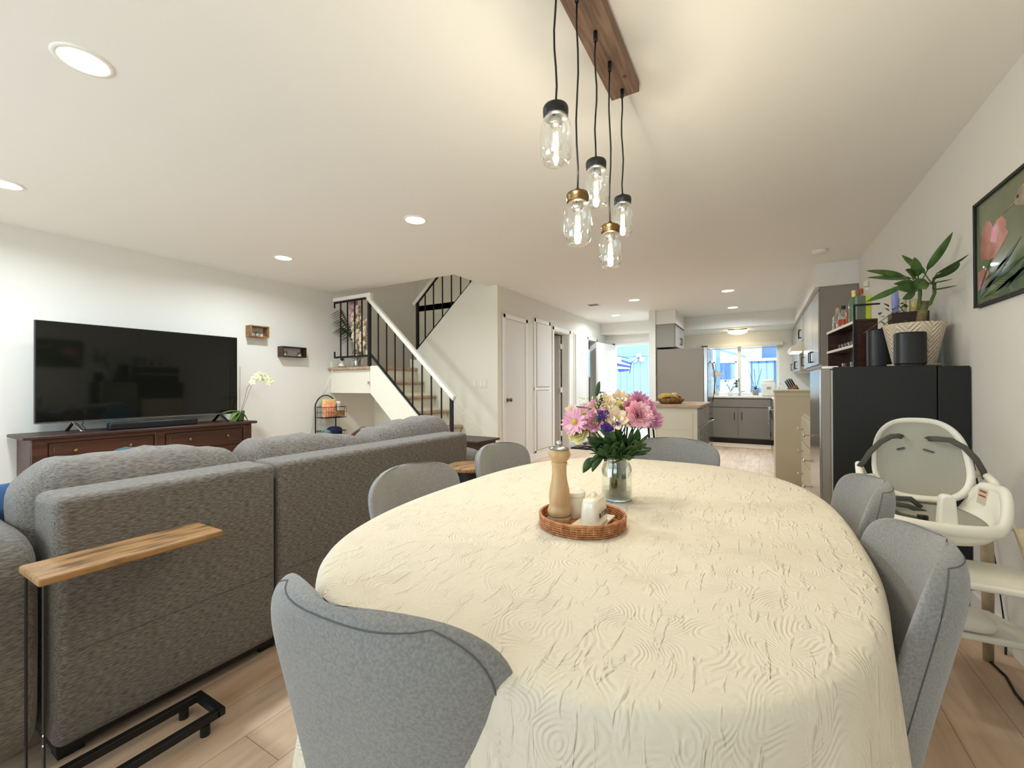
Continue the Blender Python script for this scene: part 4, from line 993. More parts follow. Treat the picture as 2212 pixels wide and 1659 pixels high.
# ================================================================== RIGHT WALL: COMPACT FRIDGE AND WHAT STANDS ON IT
f = thing('compact_refrigerator', 'black sided compact refrigerator with a steel door against the right wall', 'refrigerator', (.61, 3.23, 0))
MB().box(.362, 2.97, .02, .79, 3.49, 1.222).build('cabinet', 'blackfr', f, world=True, bevel=.004)
MB().box(.794, 2.975, .02, .912, 3.485, 1.216).build('rear_housing', 'blackfr', f, world=True, bevel=.004)
MB().box(.312, 2.972, .05, .352, 3.49, 1.212).build('door', 'cab', f, world=True, bevel=.004)
MB().box(.300, 2.974, .05, .3125, 3.488, 1.212).build('door_front', 'steel', f, world=True, bevel=.003)
MB().box(.352, 2.985, .055, .363, 3.48, 1.205).build('door_gasket', 'white', f, world=True)
MB().box(.315, 2.985, 1.213, .39, 3.02, 1.228).build('hinge_cover', 'white', f, world=True, bevel=.004)
for x in (.40, .86):
    for y in (3.02, 3.44): MB().lathe([(.018, 0), (.018, .022), (0, .022)], (x, y, 0), n=14).build('foot', 'black', f, world=True)
TOP = 1.222
for x, y, lb in ((.700, 3.028, 'short black cylindrical speaker in front of the white planter'), (.642, 3.365, 'taller looking black speaker left of the white planter, partly behind it')):
    o = thing('smart_speaker', lb, 'speaker', (x, y, TOP), 0, 'pair of black speakers on the refrigerator')
    h_ = .178 if y < 3.1 else .236
    pr_ = [(.064 * math.copysign(abs(math.cos(a)) ** .62, math.cos(a)), .050 * math.copysign(abs(math.sin(a)) ** .62, math.sin(a))) for a in [2 * PI * k / 48 for k in range(48)]]
    MB().prism(pr_, 'z', .006, h_).build('body', 'blackp', o, bevel=.008, seg=3)
    MB().prism([(px_ * .92, py_ * .92) for px_, py_ in pr_], 'z', 0, .007).build('base', 'black', o)
    MB().lathe([(.012, .0), (.012, .0012), (0, .0012)], (0, 0, h_), n=16).build('touch_button', 'black', o)
m, N, L, p = custom('chevron_glaze'); M['chev'] = m
p.inputs['Base Color'].default_value = (*srgb((222, 204, 178)), 1); p.inputs['Roughness'].default_value = .45
tc = N.new('ShaderNodeTexCoord'); sx_ = N.new('ShaderNodeSeparateXYZ'); L.new(tc.outputs['Object'], sx_.inputs[0])
at = N.new('ShaderNodeMath'); at.operation = 'ARCTAN2'; L.new(sx_.outputs[1], at.inputs[0]); L.new(sx_.outputs[0], at.inputs[1])
pp = N.new('ShaderNodeMath'); pp.operation = 'PINGPONG'; pp.inputs[1].default_value = PI / 8; L.new(at.outputs[0], pp.inputs[0])
k1 = N.new('ShaderNodeMath'); k1.operation = 'MULTIPLY'; k1.inputs[1].default_value = 36; L.new(pp.outputs[0], k1.inputs[0])
k2 = N.new('ShaderNodeMath'); k2.operation = 'MULTIPLY_ADD'; k2.inputs[1].default_value = 240; L.new(sx_.outputs[2], k2.inputs[0]); L.new(k1.outputs[0], k2.inputs[2])
k3 = N.new('ShaderNodeMath'); k3.operation = 'SINE'; L.new(k2.outputs[0], k3.inputs[0])
bb = N.new('ShaderNodeBump'); bb.inputs['Strength'].default_value = .9; bb.inputs['Distance'].default_value = .003; L.new(k3.outputs[0], bb.inputs['Height']); L.new(bb.outputs[0], p.inputs['Normal'])
pt = thing('planter', 'large cream planter with chevron relief on the black refrigerator', 'planter', (.757, 3.205, TOP))
MB().lathe([(0, .012), (.088, .012), (.092, .02), (.130, .222), (.134, .236), (.131, .240), (.124, .236), (.120, .21), (.0, .21)], n=64).build('pot', 'chev', pt, smooth=True)
MB().lathe([(0, 0), (.105, 0), (.118, .014), (.112, .016), (.100, .006), (0, .006)], n=48).build('saucer', 'planter', pt, smooth=True)
MB().lathe([(0, .214), (.1195, .214), (.12, .216), (0, .218)], n=40).build('soil', 'soil', pt)
pl_ = thing('potted_plant', 'leafy ti plant with long green leaves growing in the cream planter', 'plant', (.787, 3.2, TOP + .215))
MB().tube([(.785, 3.2, 1.43), (.787, 3.2, 1.47), (.793, 3.2, 1.529), (.80, 3.2, 1.585)], [.024, .022, .021, .020], 14).build('trunk', 'trunk', pl_, world=True, smooth=True)
MB().tube([(.790, 3.2, 1.535), (.776, 3.19, 1.556), (.776, 3.17, 1.62), (.771, 3.15, 1.685)], [.011, .010, .009, .008], 10).tube([(.80, 3.2, 1.55), (.822, 3.19, 1.568), (.835, 3.17, 1.62), (.826, 3.14, 1.675)], [.010, .009, .008, .008], 10).build('branch', 'stem', pl_, world=True, smooth=True)
for pts, w_ in [([(0.777, 3.15, 1.7), (0.796, 3.08, 1.754), (0.866, 3.02, 1.908)], 0.04), ([(0.806, 3.15, 1.676), (0.816, 3.0, 1.718), (0.887, 2.9, 1.757)], 0.032), ([(0.821, 3.15, 1.684), (0.825, 3.1, 1.692), (0.882, 3.0, 1.744)], 0.063),
                ([(0.831, 3.15, 1.664), (0.822, 3.05, 1.668), (0.858, 3.0, 1.662)], 0.026), ([(0.817, 3.15, 1.631), (0.813, 3.08, 1.633), (0.869, 2.98, 1.625)], 0.035), ([(0.806, 3.15, 1.686), (0.797, 3.2, 1.758), (0.719, 3.25, 1.873)], 0.035),
                ([(0.757, 3.12, 1.696), (0.739, 3.05, 1.707), (0.713, 3.0, 1.796)], 0.04), ([(0.748, 3.15, 1.679), (0.67, 3.1, 1.747), (0.522, 3.05, 1.763)], 0.029), ([(0.763, 3.15, 1.682), (0.719, 3.12, 1.72), (0.543, 3.15, 1.743)], 0.026),
                ([(0.751, 3.1, 1.692), (0.725, 3.05, 1.699), (0.677, 3.0, 1.735)], 0.04), ([(0.763, 3.15, 1.672), (0.733, 3.1, 1.675), (0.639, 3.05, 1.674)], 0.035), ([(0.765, 3.13, 1.638), (0.735, 3.05, 1.636), (0.624, 2.98, 1.64)], 0.043),
                ([(0.755, 3.12, 1.618), (0.724, 3.05, 1.628), (0.664, 3.0, 1.582)], 0.046), ([(0.743, 3.13, 1.656), (0.644, 3.1, 1.652), (0.529, 3.1, 1.596)], 0.035), ([(0.744, 3.1, 1.703), (0.731, 3.02, 1.678), (0.752, 2.98, 1.618)], 0.052), ([(0.801, 3.1, 1.667), (0.77, 3.05, 1.656), (0.709, 3.0, 1.676)], 0.029)]:
    a_, b_, c_ = map(Vector, pts); st0 = Vector((.772, 3.15, 1.66)) if a_.x < .79 else Vector((.828, 3.145, 1.665))
    b = MB(); b.tube([st0, a_.lerp(st0, .4), b_.lerp(a_, .3)], [.004, .003, .0025], 6)
    b.leaf(b_.lerp(a_, .35), c_, w_ * 1.15, .004, side=(0.15, .1, 1) if abs((c_ - a_).normalized().x) > .55 else (1, -.2, .1), n=10, fold=.16, tw=.25)
    b.build('leaf', 'leaf', pl_, world=True, smooth=True, solid=.0008)
# bar rack, turned slightly
ax = -math.atan2(.067, .72)
hb = thing('bar_cabinet', 'dark low bar cabinet behind the black refrigerator carrying the bar rack', 'cabinet', (.70, 3.95, .886))
MB().box(.475, 3.505, .886, .912, 4.32, TOP).build('cabinet_body', 'walnut_d', hb, world=True)
rk = thing('bar_rack', 'black metal and brown wood bar rack standing beyond the speakers', 'rack', (.55, 3.53, TOP), -ax)
MB().box(0, 0, 0, .115, .012, .326).build('end_panel', 'walnut', rk)
MB().box(0, .70, 0, .115, .712, .326).build('end_panel', 'walnut', rk)
MB().box(.109, .012, .01, .115, .70, .320).build('back_panel', 'walnut_d', rk)
for z in (.008, .160, .315): MB().box(0, 0, z - .009, .115, .715, z).build('shelf', 'boardw' if z < .2 else 'walnut_d', rk, bevel=.001)
for z in (.160, .315): MB().box(-.007, 0, z - .012, .0, .715, z + .006).build('lit_shelf_edge', 'white', rk, bevel=.001)  # white colour stands in for light striking the left-facing shelf fronts
b = MB()
for y in (-.006,): b.bar((-.008, y, 0), (-.008, y, .422), .012).bar((-.012, y, .418), (.125, y, .418), .010)
b.bar((-.008, -.004, .004), (-.008, .712, .004), .008)
b.build('metal_frame', 'black', rk)
M['whiskey'] = mat('amber_liquor', (150, 74, 40), .15, coat=.5)
M['greenb'] = mat('green_bottle_glass', (86, 120, 84), .12, coat=.6)
M['boxgreen'] = mat('lime_green_box', (196, 206, 60), .5)
M['boxgrey'] = mat('grey_green_box', (104, 112, 92), .5)
M['lilac'] = mat('lilac_packet', (150, 156, 226), .5)
M['beige'] = mat('beige_can', (206, 198, 176), .45)
M['redcap'] = mat('red_cap', (170, 62, 40), .4)
RM = Matrix.Translation((.55, 3.53, TOP)) @ Matrix.Rotation(-ax, 4, 'Z')


def bottle(label, loc, prof, m_, parts=(), group='bottles on the bar rack', s=1.22):
    w_ = RM @ Vector(loc); o = thing('liquor_bottle', label, 'bottle', w_, 0, group)
    MB().lathe([(r_ * s, z * s) for r_, z in prof], n=24).build('glass', m_, o, smooth=True)
    for nm, pf, mm in parts: MB().lathe([(r_ * s, z * s) for r_, z in pf], n=20).build(nm, mm, o, smooth=False)
    return o


bp = [(0, .001), (.024, .001), (.026, .006), (.026, .075), (.022, .088), (.010, .100), (.009, .125), (.010, .128), (0, .129)]
ZS = .3155
bottle('clear round shouldered bottle farthest left on the bar rack', (.03, .55, ZS), bp, 'jarglass', [('liquid', [(0, .003), (.023, .003), (.023, .05), (0, .05)], 'whiskey'), ('cork', [(.0085, .125), (.0085, .142), (0, .142)], 'millw')])
bottle('clear bottle with a black cap on the bar rack', (.035, .42, ZS), bp, 'jarglass', [('label_band', [(.0265, .02), (.0265, .055)], 'redcap'), ('cap', [(.011, .115), (.011, .137), (0, .137)], 'black')])
bottle('short amber liquor bottle in the middle of the bar rack', (.045, .28, ZS), bp, 'whiskey', [('stopper', [(.010, .112), (.012, .118), (.012, .130), (0, .130)], 'millw')], s=1.12)
bottle('tall pale green bottle near the post of the bar rack', (.03, .15, ZS), [(0, .001), (.022, .001), (.023, .006), (.023, .11), (.018, .13), (.009, .15), (.009, .185), (0, .186)], 'greenb', [('foil', [(.0095, .15), (.0098, .186), (0, .187)], 'yellowp')])
bottle('dark bottle with a red cap behind the lime green box', (.075, .17, ZS), [(0, .001), (.022, .001), (.023, .006), (.023, .13), (.010, .16), (.010, .19), (0, .19)], 'greenb', [('cap', [(.0115, .165), (.0115, .195), (0, .195)], 'redcap')])
bottle('clear square bottle with wide neck beside the lime green box', (.085, .10, ZS), [(0, .001), (.022, .001), (.023, .006), (.023, .15), (.013, .16), (.013, .21), (.015, .215), (0, .216)], 'jarglass', [('wax_stopper', [(.0135, .195), (.0135, .222), (0, .222)], 'beige')])
w_ = RM @ Vector((.035, .042, ZS))
o = MB().box(-.02, -.025, 0, .024, .025, .165).build('gift_box', 'boxgrey', bevel=.001, local_origin=False); o.location = w_; o.rotation_euler = (0, 0, -ax)
tag(o, 'tall lime green and grey carton on the bar rack by the black post', 'box')
MB().box(.0242, -.0245, .001, .052, .0245, .164).build('lime_side', 'boxgreen', o, world=False)
for k in range(5):
    w_ = RM @ Vector((.02, .12 + .075 * k, .1605)); o = MB().lathe([(0, .001), (.012, .001), (.015, .03), (.015, .034)], tuple(w_), n=16).build('shot_glass', 'glass', smooth=True)
    tag(o, ['first', 'second', 'third', 'fourth', 'fifth'][k] + ' small clear shot glass from the near post on the middle rack shelf', 'glass', 'shot glasses on the bar rack')
for k in range(2):
    o = MB().lathe([(0, .001), (.026, .001), (.028, .008), (.03, .05)], tuple(RM @ Vector((.05, .2 + .2 * k, .0085))), n=20).build('tumbler', 'glass', smooth=True)
    tag(o, ['clear tumbler on the bottom shelf of the bar rack, nearer', 'clear tumbler on the bottom shelf of the bar rack, farther'][k], 'glass', 'tumblers on the bar rack')
o = thing('wooden_crate', 'dark brown wooden crate standing behind the planter', 'crate', (.785, 3.435, TOP))
MB().box(-.082, -.05, 0, .085, -.040, .335).box(-.082, .045, 0, .085, .055, .335).box(-.082, -.040, 0, -.072, .045, .335).box(.075, -.040, 0, .085, .045, .335).box(-.08, -.045, 0, .08, .05, .012).box(-.075, -.04, .320, .075, .045, .334).build('crate_body', 'walnut_d', o, bevel=.002)
MB().lathe([(.012, 0), (.010, .002), (0, .002)], n=12, mtx=Matrix.Translation((-.02, -.0505, .26)) @ Matrix.Rotation(PI / 2, 4, 'X')).build('knot', 'black', o)
CT = TOP + .336
o = thing('canister', 'beige cylinder canister on the wooden crate', 'canister', (.755, 3.43, CT)); MB().lathe([(0, 0), (.024, 0), (.024, .085), (0, .085)], n=28).build('can_body', 'beige', o, bevel=.001); MB().lathe([(.025, .085), (.025, .095), (0, .095)], n=28).build('lid', 'white', o, bevel=.001)
o = thing('candle_glass', 'pale yellow candle glass on the wooden crate by the plant stem', 'candle', (.812, 3.43, CT)); MB().lathe([(0, 0), (.022, 0), (.024, .08), (.022, .08), (.02, .006)], n=24, cap=False).build('glass', 'jarglass', o, smooth=True); MB().lathe([(0, .004), (.0205, .004), (.0215, .06), (0, .06)], n=24).build('wax', 'yellowp', o)
bag('snack_bag', 'lilac', 'lilac packet standing at the left end of the wooden crate', 'packet', (.722, 3.41, CT), .03, .03, .16, .3)
o = thing('trailing_vine', 'small trailing vine with round leaves over the wooden crate', 'plant', (.73, 3.375, CT - .05))
MB().tube([(.03, .02, .05), (0, 0, .09), (-.03, -.02, .06), (-.05, -.03, 0), (-.10, -.04, -.06), (-.14, -.04, -.11)], .002, 6).tube([(.02, 0, .06), (-.05, -.02, .03), (-.12, -.03, -.03), (-.17, -.03, -.07)], .002, 6).build('vine_stem', 'trunk', o, smooth=True)
rnd = random.Random(5)
for k in range(14):
    p_ = Vector((.03 - .13 * rnd.random(), -.03, .10 - .16 * rnd.random())); MB().leaf(p_, p_ + Vector((rnd.uniform(-.03, .03), -.01, rnd.uniform(-.03, .03))), .022, 0, n=5).build('leaf', 'leaf', o, smooth=True)
# small framed pictures against the cabinet side, behind the bottles
for i, (x, y, w2, h2) in enumerate(((.60, 5.66, .05, .08), (.70, 5.66, .04, .07))):
    pass

# framed bird picture on the right wall
fp = thing('framed_picture', 'black framed photograph of a bird sipping from a pink flower', 'picture', (XR, 2.49, 1.49))
y0, y1, z0, z1 = 2.06, 2.888, 1.488, 1.982
b = MB(); t_ = .012
b.box(.898, y0, z0, .918, y1, z0 + t_).box(.898, y0, z1 - t_, .918, y1, z1).box(.898, y0, z0, .918, y0 + t_, z1).box(.898, y1 - t_, z0, .918, y1, z1).build('frame', 'black', fp, world=True, bevel=.002)
M['artgreen'] = mat('blurred_green_print', (70, 84, 62), .25, col2=(122, 138, 104), vs=2.2, detail=1, lo=.3, hi=.7, coat=.6)
M['artpink'] = mat('pink_print', (206, 148, 138), .3, col2=(186, 112, 112), vs=14, coat=.6)
M['artleaf'] = mat('dark_leaf_print', (32, 50, 32), .3, col2=(52, 74, 50), vs=9, coat=.6)
M['artbird'] = mat('bird_print', (176, 156, 124), .3, col2=(126, 122, 100), vs=20, coat=.6)
MB().box(.908, y0 + .01, z0 + .01, .912, y1 - .01, z1 - .01).build('print', 'artgreen', fp, world=True)


def art(name, m_, pts, d): MB().prism(pts, 'x', .908 - d, .9081).build(name, m_, fp, world=True)


art('printed_flower', 'artpink', [(2.835, 1.748), (2.826, 1.825), (2.775, 1.866), (2.742, 1.862), (2.712, 1.822), (2.68, 1.842), (2.631, 1.846), (2.598, 1.816), (2.603, 1.783), (2.575, 1.76), (2.608, 1.737), (2.698, 1.684), (2.762, 1.688), (2.828, 1.705)], .0010)
art('printed_petal', 'pink', [(2.739, 1.765), (2.722, 1.815), (2.675, 1.829), (2.66, 1.80), (2.687, 1.745)], .0014)
art('printed_flower', 'artpink', [(2.865, 1.655), (2.773, 1.658), (2.763, 1.625), (2.808, 1.573), (2.865, 1.565)], .0010)
art('printed_bird', 'artbird', [(2.30, 1.93), (2.45, 1.915), (2.494, 1.905), (2.518, 1.885), (2.535, 1.864), (2.507, 1.845), (2.451, 1.825), (2.36, 1.80), (2.28, 1.82), (2.2, 1.86)], .0012)
art('printed_wing', 'artleaf', [(2.44, 1.90), (2.30, 1.97), (2.18, 1.965), (2.28, 1.89), (2.38, 1.86)], .0016)
art('printed_eye', 'black', [(2.502 + .008 * math.cos(a), 1.879 + .008 * math.sin(a)) for a in [PI * k / 6 for k in range(12)]], .0018)
art('printed_beak', 'artbird', [(2.533, 1.868), (2.626, 1.849), (2.533, 1.862)], .0016)
for a_, b_, w2 in (((2.84, 1.53), (2.48, 1.71), .030), ((2.80, 1.60), (2.56, 1.66), .018), ((2.82, 1.56), (2.44, 1.63), .026), ((2.83, 1.52), (2.46, 1.575), .022), ((2.85, 1.56), (2.74, 1.68), .02), ((2.7, 1.53), (2.30, 1.60), .03), ((2.6, 1.53), (2.2, 1.70), .028)):
    a2, b2 = Vector((*a_, 0)), Vector((*b_, 0)); d_ = (b2 - a2); n_ = Vector((-d_.y, d_.x, 0)).normalized()
    pts = [a2 + d_ * t + n_ * w2 * math.sin(PI * t) * s_ * .5 for t, s_ in [(0, 1), (.25, 1), (.5, 1), (.75, 1), (1, 0), (.75, -1), (.5, -1), (.25, -1)]]
    art('printed_leaf', 'artleaf', [(q.x, q.y) for q in pts], .0013)

# ================================================================== HIGH CHAIR
HX = .548
h = thing('high_chair', 'cream plastic high chair with grey padding between the dining chairs and the wall', 'high chair', (HX, 2.12, 0))


def hcback(hw_, hh, y_off, dome):
    def fn(u, v):
        a = 2 * PI * u; r_ = v; e = 2 / 2.7
        x = hw_ * r_ * math.copysign(abs(math.cos(a)) ** e, math.cos(a)); z = hh * r_ * math.copysign(abs(math.sin(a)) ** e, math.sin(a))
        x *= 1.0 - .10 * (z / hh)
        return (HX + x, 2.285 + .28 * z + y_off - dome * (r_ ** 6), .832 + z)
    return fn


MB().grid(hcback(.148, .158, 0, .035), 56, 12, cu=True).grid(hcback(.148, .158, .028, .063), 56, 12, cu=True).build('back_shell', 'hc', h, world=True, smooth=True)
bp_ = MB().grid(hcback(.128, .142, -.006, .012), 56, 10, cu=True).grid(hcback(.128, .142, .004, .010), 56, 10, cu=True).build('back_pad', 'hcpad', h, world=True, smooth=True)
for x0, z0, x1, z1 in ((.494, .906, .512, .914), (.574, .912, .592, .905), (.486, .860, .510, .868), (.566, .866, .596, .856)):
    MB().bar((x0, 2.276 + .28 * (z0 - .832), z0), (x1, 2.276 + .28 * (z1 - .832), z1), .006).build('strap_slot', 'strap', bp_, world=True)


def rimz(a):
    q = min(1, max(0, (math.sin(a) + .72) / .75)); w_ = min(1, max(0, (math.sin(a) - .52) / .25)); return .650 + .110 * q * q * (3 - 2 * q) * (1 - w_)


def bowl(u, v):
    a = 2 * PI * u; r_ = [0, .5, .82, .93, 1.0][min(4, round(v * 4))]; t_ = [0, 0, .05, .4, 1][min(4, round(v * 4))]
    return (HX + .176 * r_ * math.cos(a), 2.115 + .158 * r_ * math.sin(a), .612 + .03 * r_ * math.sin(a) * (1 - t_) + (rimz(a) - .612) * t_)


MB().grid(bowl, 56, 4, cu=True).build('seat_shell', 'hc', h, world=True, smooth=True, solid=.018)
MB().tube([(HX + .180 * math.cos(a), 2.115 + .162 * math.sin(a), rimz(a) - .010) for a in [2 * PI * k / 64 for k in range(64)]], .0155, 12, closed=True, flat=1.35).build('seat_rim', 'hc', h, world=True, smooth=True)
MB().grid(lambda u, v: (HX + .150 * v * math.cos(2 * PI * u), 2.115 + .135 * v * math.sin(2 * PI * u), .638 + .034 * v * math.sin(2 * PI * u) - .010 * v ** 6), 48, 6, cu=True).build('seat_pad', 'hcpad', h, world=True, smooth=True, solid=.008)
MB().prism([(HX - .027, .612), (HX + .027, .612), (HX + .019, .742), (HX + .010, .752), (HX - .010, .752), (HX - .019, .742)], 'y', 1.962, 2.000).build('crotch_post', 'hc', h, world=True, bevel=.010, seg=4)
MB().prism([(.676, .700), (.682, .755), (.705, .745), (.700, .690)], 'y', 2.158, 2.162).build('warning_label', 'beige', h, world=True)
MB().prism([(.683, .742), (.6835, .748), (.700, .740), (.699, .734)], 'y', 2.156, 2.159).prism([(.681, .726), (.6815, .731), (.698, .724), (.697, .719)], 'y', 2.156, 2.159).build('label_print', 'redcap', h, world=True)


def ribbon(b, pts, w_): b.tube(pts, w_, 8, flat=.14, up=(0, 1, 0)); return b


ribbon(MB(), [(.505, 2.29, .910), (.490, 2.265, .917), (.462, 2.25, .915), (.425, 2.24, .89), (.392, 2.23, .85), (.372, 2.23, .81), (.358, 2.24, .785)], .010).build('shoulder_strap', 'strap', h, world=True, smooth=True)
ribbon(MB(), [(.580, 2.29, .908), (.600, 2.262, .912), (.635, 2.25, .910), (.670, 2.24, .885), (.70, 2.24, .845), (.722, 2.25, .80), (.735, 2.27, .77)], .010).build('shoulder_strap', 'strap', h, world=True, smooth=True)
ribbon(MB(), [(HX - .01, 2.15, .645), (HX - .06, 2.14, .665), (HX - .105, 2.12, .672), (HX - .125, 2.09, .66), (HX - .10, 2.05, .648), (HX - .055, 2.03, .646), (HX - .035, 2.02, .648)], .009).build('waist_strap', 'strap', h, world=True, smooth=True)
ribbon(MB(), [(HX - .02, 2.16, .66), (HX - .05, 2.16, .69), (HX - .10, 2.14, .69), (HX - .12, 2.12, .67)], .009).build('waist_strap', 'strap', h, world=True, smooth=True)
MB().box(HX - .062, 2.022, .644, HX - .034, 2.040, .662).box(HX - .058, 2.015, .647, HX - .052, 2.023, .659).box(HX - .044, 2.015, .647, HX - .038, 2.023, .659).build('buckle', 'black', h, world=True, bevel=.002)
for s_ in (-1, 1):
    MB().tube([(HX + s_ * .14, 2.36, .70), (HX + s_ * .175, 2.33, .775), (HX + s_ * .185, 2.28, .79), (HX + s_ * .192, 2.22, .765), (HX + s_ * .195, 2.15, .70), (HX + s_ * .19, 2.1, .63)], .013, 10).build('armrest_tube', 'hc', h, world=True, smooth=True)
    MB().tube([(HX + s_ * .185, 2.02, .655), (HX + s_ * .215, 1.98, .49), (HX + s_ * .275, 1.90, 0.0)], [.018, .018, .016], 12).build('leg', 'hcwood', h, world=True, smooth=True)
    MB().tube([(HX + s_ * .17, 2.22, .655), (HX + s_ * .20, 2.30, .45), (HX + s_ * .255, 2.47, 0.0)], [.018, .018, .016], 12).build('leg', 'hcwood', h, world=True, smooth=True)
    MB().lathe([(.0205, 0), (.0205, .004)], (HX + s_ * .205, 2.0, .545), n=20, cap=False).build('leg_collar', 'white', h, world=True)
MB().prism([(.345, 1.855), (.80, 1.842), (.835, 1.86), (.835, 1.96), (.772, 1.985), (.735, 2.095), (.36, 2.105)], 'z', .488, .510).build('footrest', 'hc', h, world=True, bevel=.008, seg=3)
MB().prism([(.345, 2.062), (.84, 2.085), (.865, 2.11), (.865, 2.20), (.80, 2.24), (.76, 2.33), (.36, 2.33)], 'z', .235, .258).build('lower_shelf', 'hc', h, world=True, bevel=.008, seg=3)
o = MB().grid(rbox(.615, 2.13, .284, .19, .12, .050, n=3.2), 32, 10, cu=True).build('storage_tray', 'hc', h, world=True, smooth=True)
o = MB().tube([(.905, 2.9, .03), (.88, 2.78, .015), (.85, 2.6, .006), (.80, 2.48, .005), (.815, 2.36, .005), (.80, 2.25, .005), (.80, 2.12, .005), (.84, 1.98, .005), (.88, 1.7, .005), (.89, 1.2, .005)], .0045, 8).build('power_cord', 'black', smooth=True)
tag(o, 'black power cord lying along the floor by the right wall', 'cord')
o = MB().tube([(.905, 2.93, .75), (.9, 2.85, .62), (.895, 2.75, .50), (.90, 2.68, .3), (.905, 2.62, .06), (.88, 2.55, .006)], .004, 8).build('power_cord', 'black', smooth=True)
tag(o, 'black power cord hanging beside the refrigerator behind the high chair', 'cord')
# ================================================================== KITCHEN
k = thing('drawer_chest', 'low chest with small silver knobs just beyond the black refrigerator', 'chest', (.61, 3.92, 0))
MB().box(.318, 3.56, .03, .912, 4.28, .885).build('body', 'creamcab', k, world=True, bevel=.003)
for z0, z1 in ((.06, .30), (.32, .51), (.53, .66), (.68, .86)):
    d = MB().box(.306, 3.575, z0, .318, 4.265, z1).build('drawer', 'creamcab', k, world=True, bevel=.002)
    for y in (3.60, 4.1): MB().lathe([(.005, 0), (.005, .022), (.012, .028), (.013, .036), (.009, .040), (0, .040)], n=16, mtx=Matrix.Translation((.306, y, (z0 + z1) / 2)) @ Matrix.Rotation(-PI / 2, 4, 'Y')).build('knob', 'chrome', d, world=True, smooth=True)
k = thing('peninsula_cabinet', 'tall cream cabinet end with moulded top at the kitchen entrance', 'cabinet', (.535, 5.99, 0))
MB().box(.165, 5.715, 0, .912, 6.28, 1.02).build('body', 'creamcab', k, world=True, bevel=.003)
MB().box(.150, 5.70, 1.045, .915, 6.30, 1.066).build('top', 'creamcab', k, world=True, bevel=.004)
MB().box(.158, 5.708, .985, .912, 6.29, 1.045).build('top_moulding', 'creamcab', k, world=True, bevel=.010, seg=3)

# right hand base cabinets, stove, worktops
for i, (y0, y1, lb) in enumerate(((6.31, 6.985, 'grey base cabinet between the cream cabinet end and the stove'), (7.765, 9.20, 'grey base cabinet between the stove and the window corner'))):
    k = thing('base_cabinet', lb, 'cabinet', (.56, (y0 + y1) / 2, 0), 0, 'grey base cabinets')
    MB().box(.24, y0, .10, .915, y1, .872).build('body', 'cab', k, world=True); MB().box(.30, y0, 0, .915, y1, .10).build('toe_kick', 'black', k, world=True)
    n_ = 1 if i == 0 else 2
    for j in range(n_):
        a, c = y0 + (y1 - y0) * j / n_ + .01, y0 + (y1 - y0) * (j + 1) / n_ - .01
        d = MB().box(.22, a, .12, .24, c, .68).build('cabinet_door', 'cabr', k, world=True, bevel=.003); MB().bar((.205, c - .05, .50), (.205, c - .05, .62), .010).build('handle', 'black', d, world=True)
        d = MB().box(.22, a, .70, .24, c, .86).build('drawer', 'cabr', k, world=True, bevel=.003); MB().bar((.205, (a + c) / 2 - .06, .78), (.205, (a + c) / 2 + .06, .78), .010).build('handle', 'black', d, world=True)
k = thing('stove', 'black fronted steel stove partly hidden by the cream cabinet end', 'stove', (.56, 7.375, 0))
MB().box(.215, 6.995, .08, .905, 7.755, .905).build('body', 'steel', k, world=True, bevel=.003)
MB().box(.188, 7.0, .16, .214, 7.75, .80).build('oven_door', 'tv', k, world=True, bevel=.004)
MB().bar((.140, 7.03, .775), (.140, 7.72, .775), .022).bar((.14, 7.06, .775), (.19, 7.06, .775), .016).bar((.14, 7.69, .775), (.19, 7.69, .775), .016).build('oven_handle', 'chrome', k, world=True, bevel=.004)
MB().box(.20, 7.0, .03, .214, 7.75, .15).build('drawer', 'steel', k, world=True, bevel=.003)
MB().box(.22, 7.0, .905, .90, 7.75, .915).build('cooktop', 'black', k, world=True)
MB().box(.86, 7.0, .915, .905, 7.75, .99).build('back_guard', 'steel', k, world=True)
for y in (7.1, 7.25, 7.5, 7.65): MB().lathe([(.018, 0), (.016, .022), (0, .022)], n=16, mtx=Matrix.Translation((.215, y, .85)) @ Matrix.Rotation(-PI / 2, 4, 'Y')).build('knob', 'steel', k, world=True)
for x in (.25, .87):
    for y in (7.04, 7.71): MB().box(x - .02, y - .02, 0, x + .02, y + .02, .08).build('foot', 'black', k, world=True)
o = MB().prism([(7.05, .80), (7.05, .795), (7.05, .55), (7.22, .55), (7.22, .80)], 'x', .118, .128).build('dish_towel', 'mint', bevel=.003); tag(o, 'pale teal towel hanging from the stove handle', 'towel')
k = thing('sink_cabinet', 'grey sink cabinet with two flat doors and black bar handles below the kitchen window', 'cabinet', (-.35, 9.52, 0))
MB().box(-1.50, 9.225, .10, .235, 9.84, .872).build('body', 'cab', k, world=True)
MB().box(-1.50, 9.26, 0, .235, 9.84, .10).build('toe_kick', 'walnut_d', k, world=True)
MB().box(-.95, 9.205, .70, .20, 9.225, .855).build('false_front', 'cab', k, world=True, bevel=.003)
for x0, x1, hx_ in ((-.93, -.345, -.40), (-.335, .185, -.275)):
    d = MB().box(x0, 9.205, .115, x1, 9.225, .685).build('cabinet_door', 'cab', k, world=True, bevel=.003)
    MB().bar((hx_, 9.185, .46), (hx_, 9.185, .60), .012).bar((hx_, 9.205, .47), (hx_, 9.185, .47), .010).bar((hx_, 9.205, .59), (hx_, 9.185, .59), .010).build('handle', 'black', d, world=True)
for z in (.18, .58): MB().box(.188, 9.20, z, .198, 9.206, z + .07).build('hinge', 'black', k, world=True)
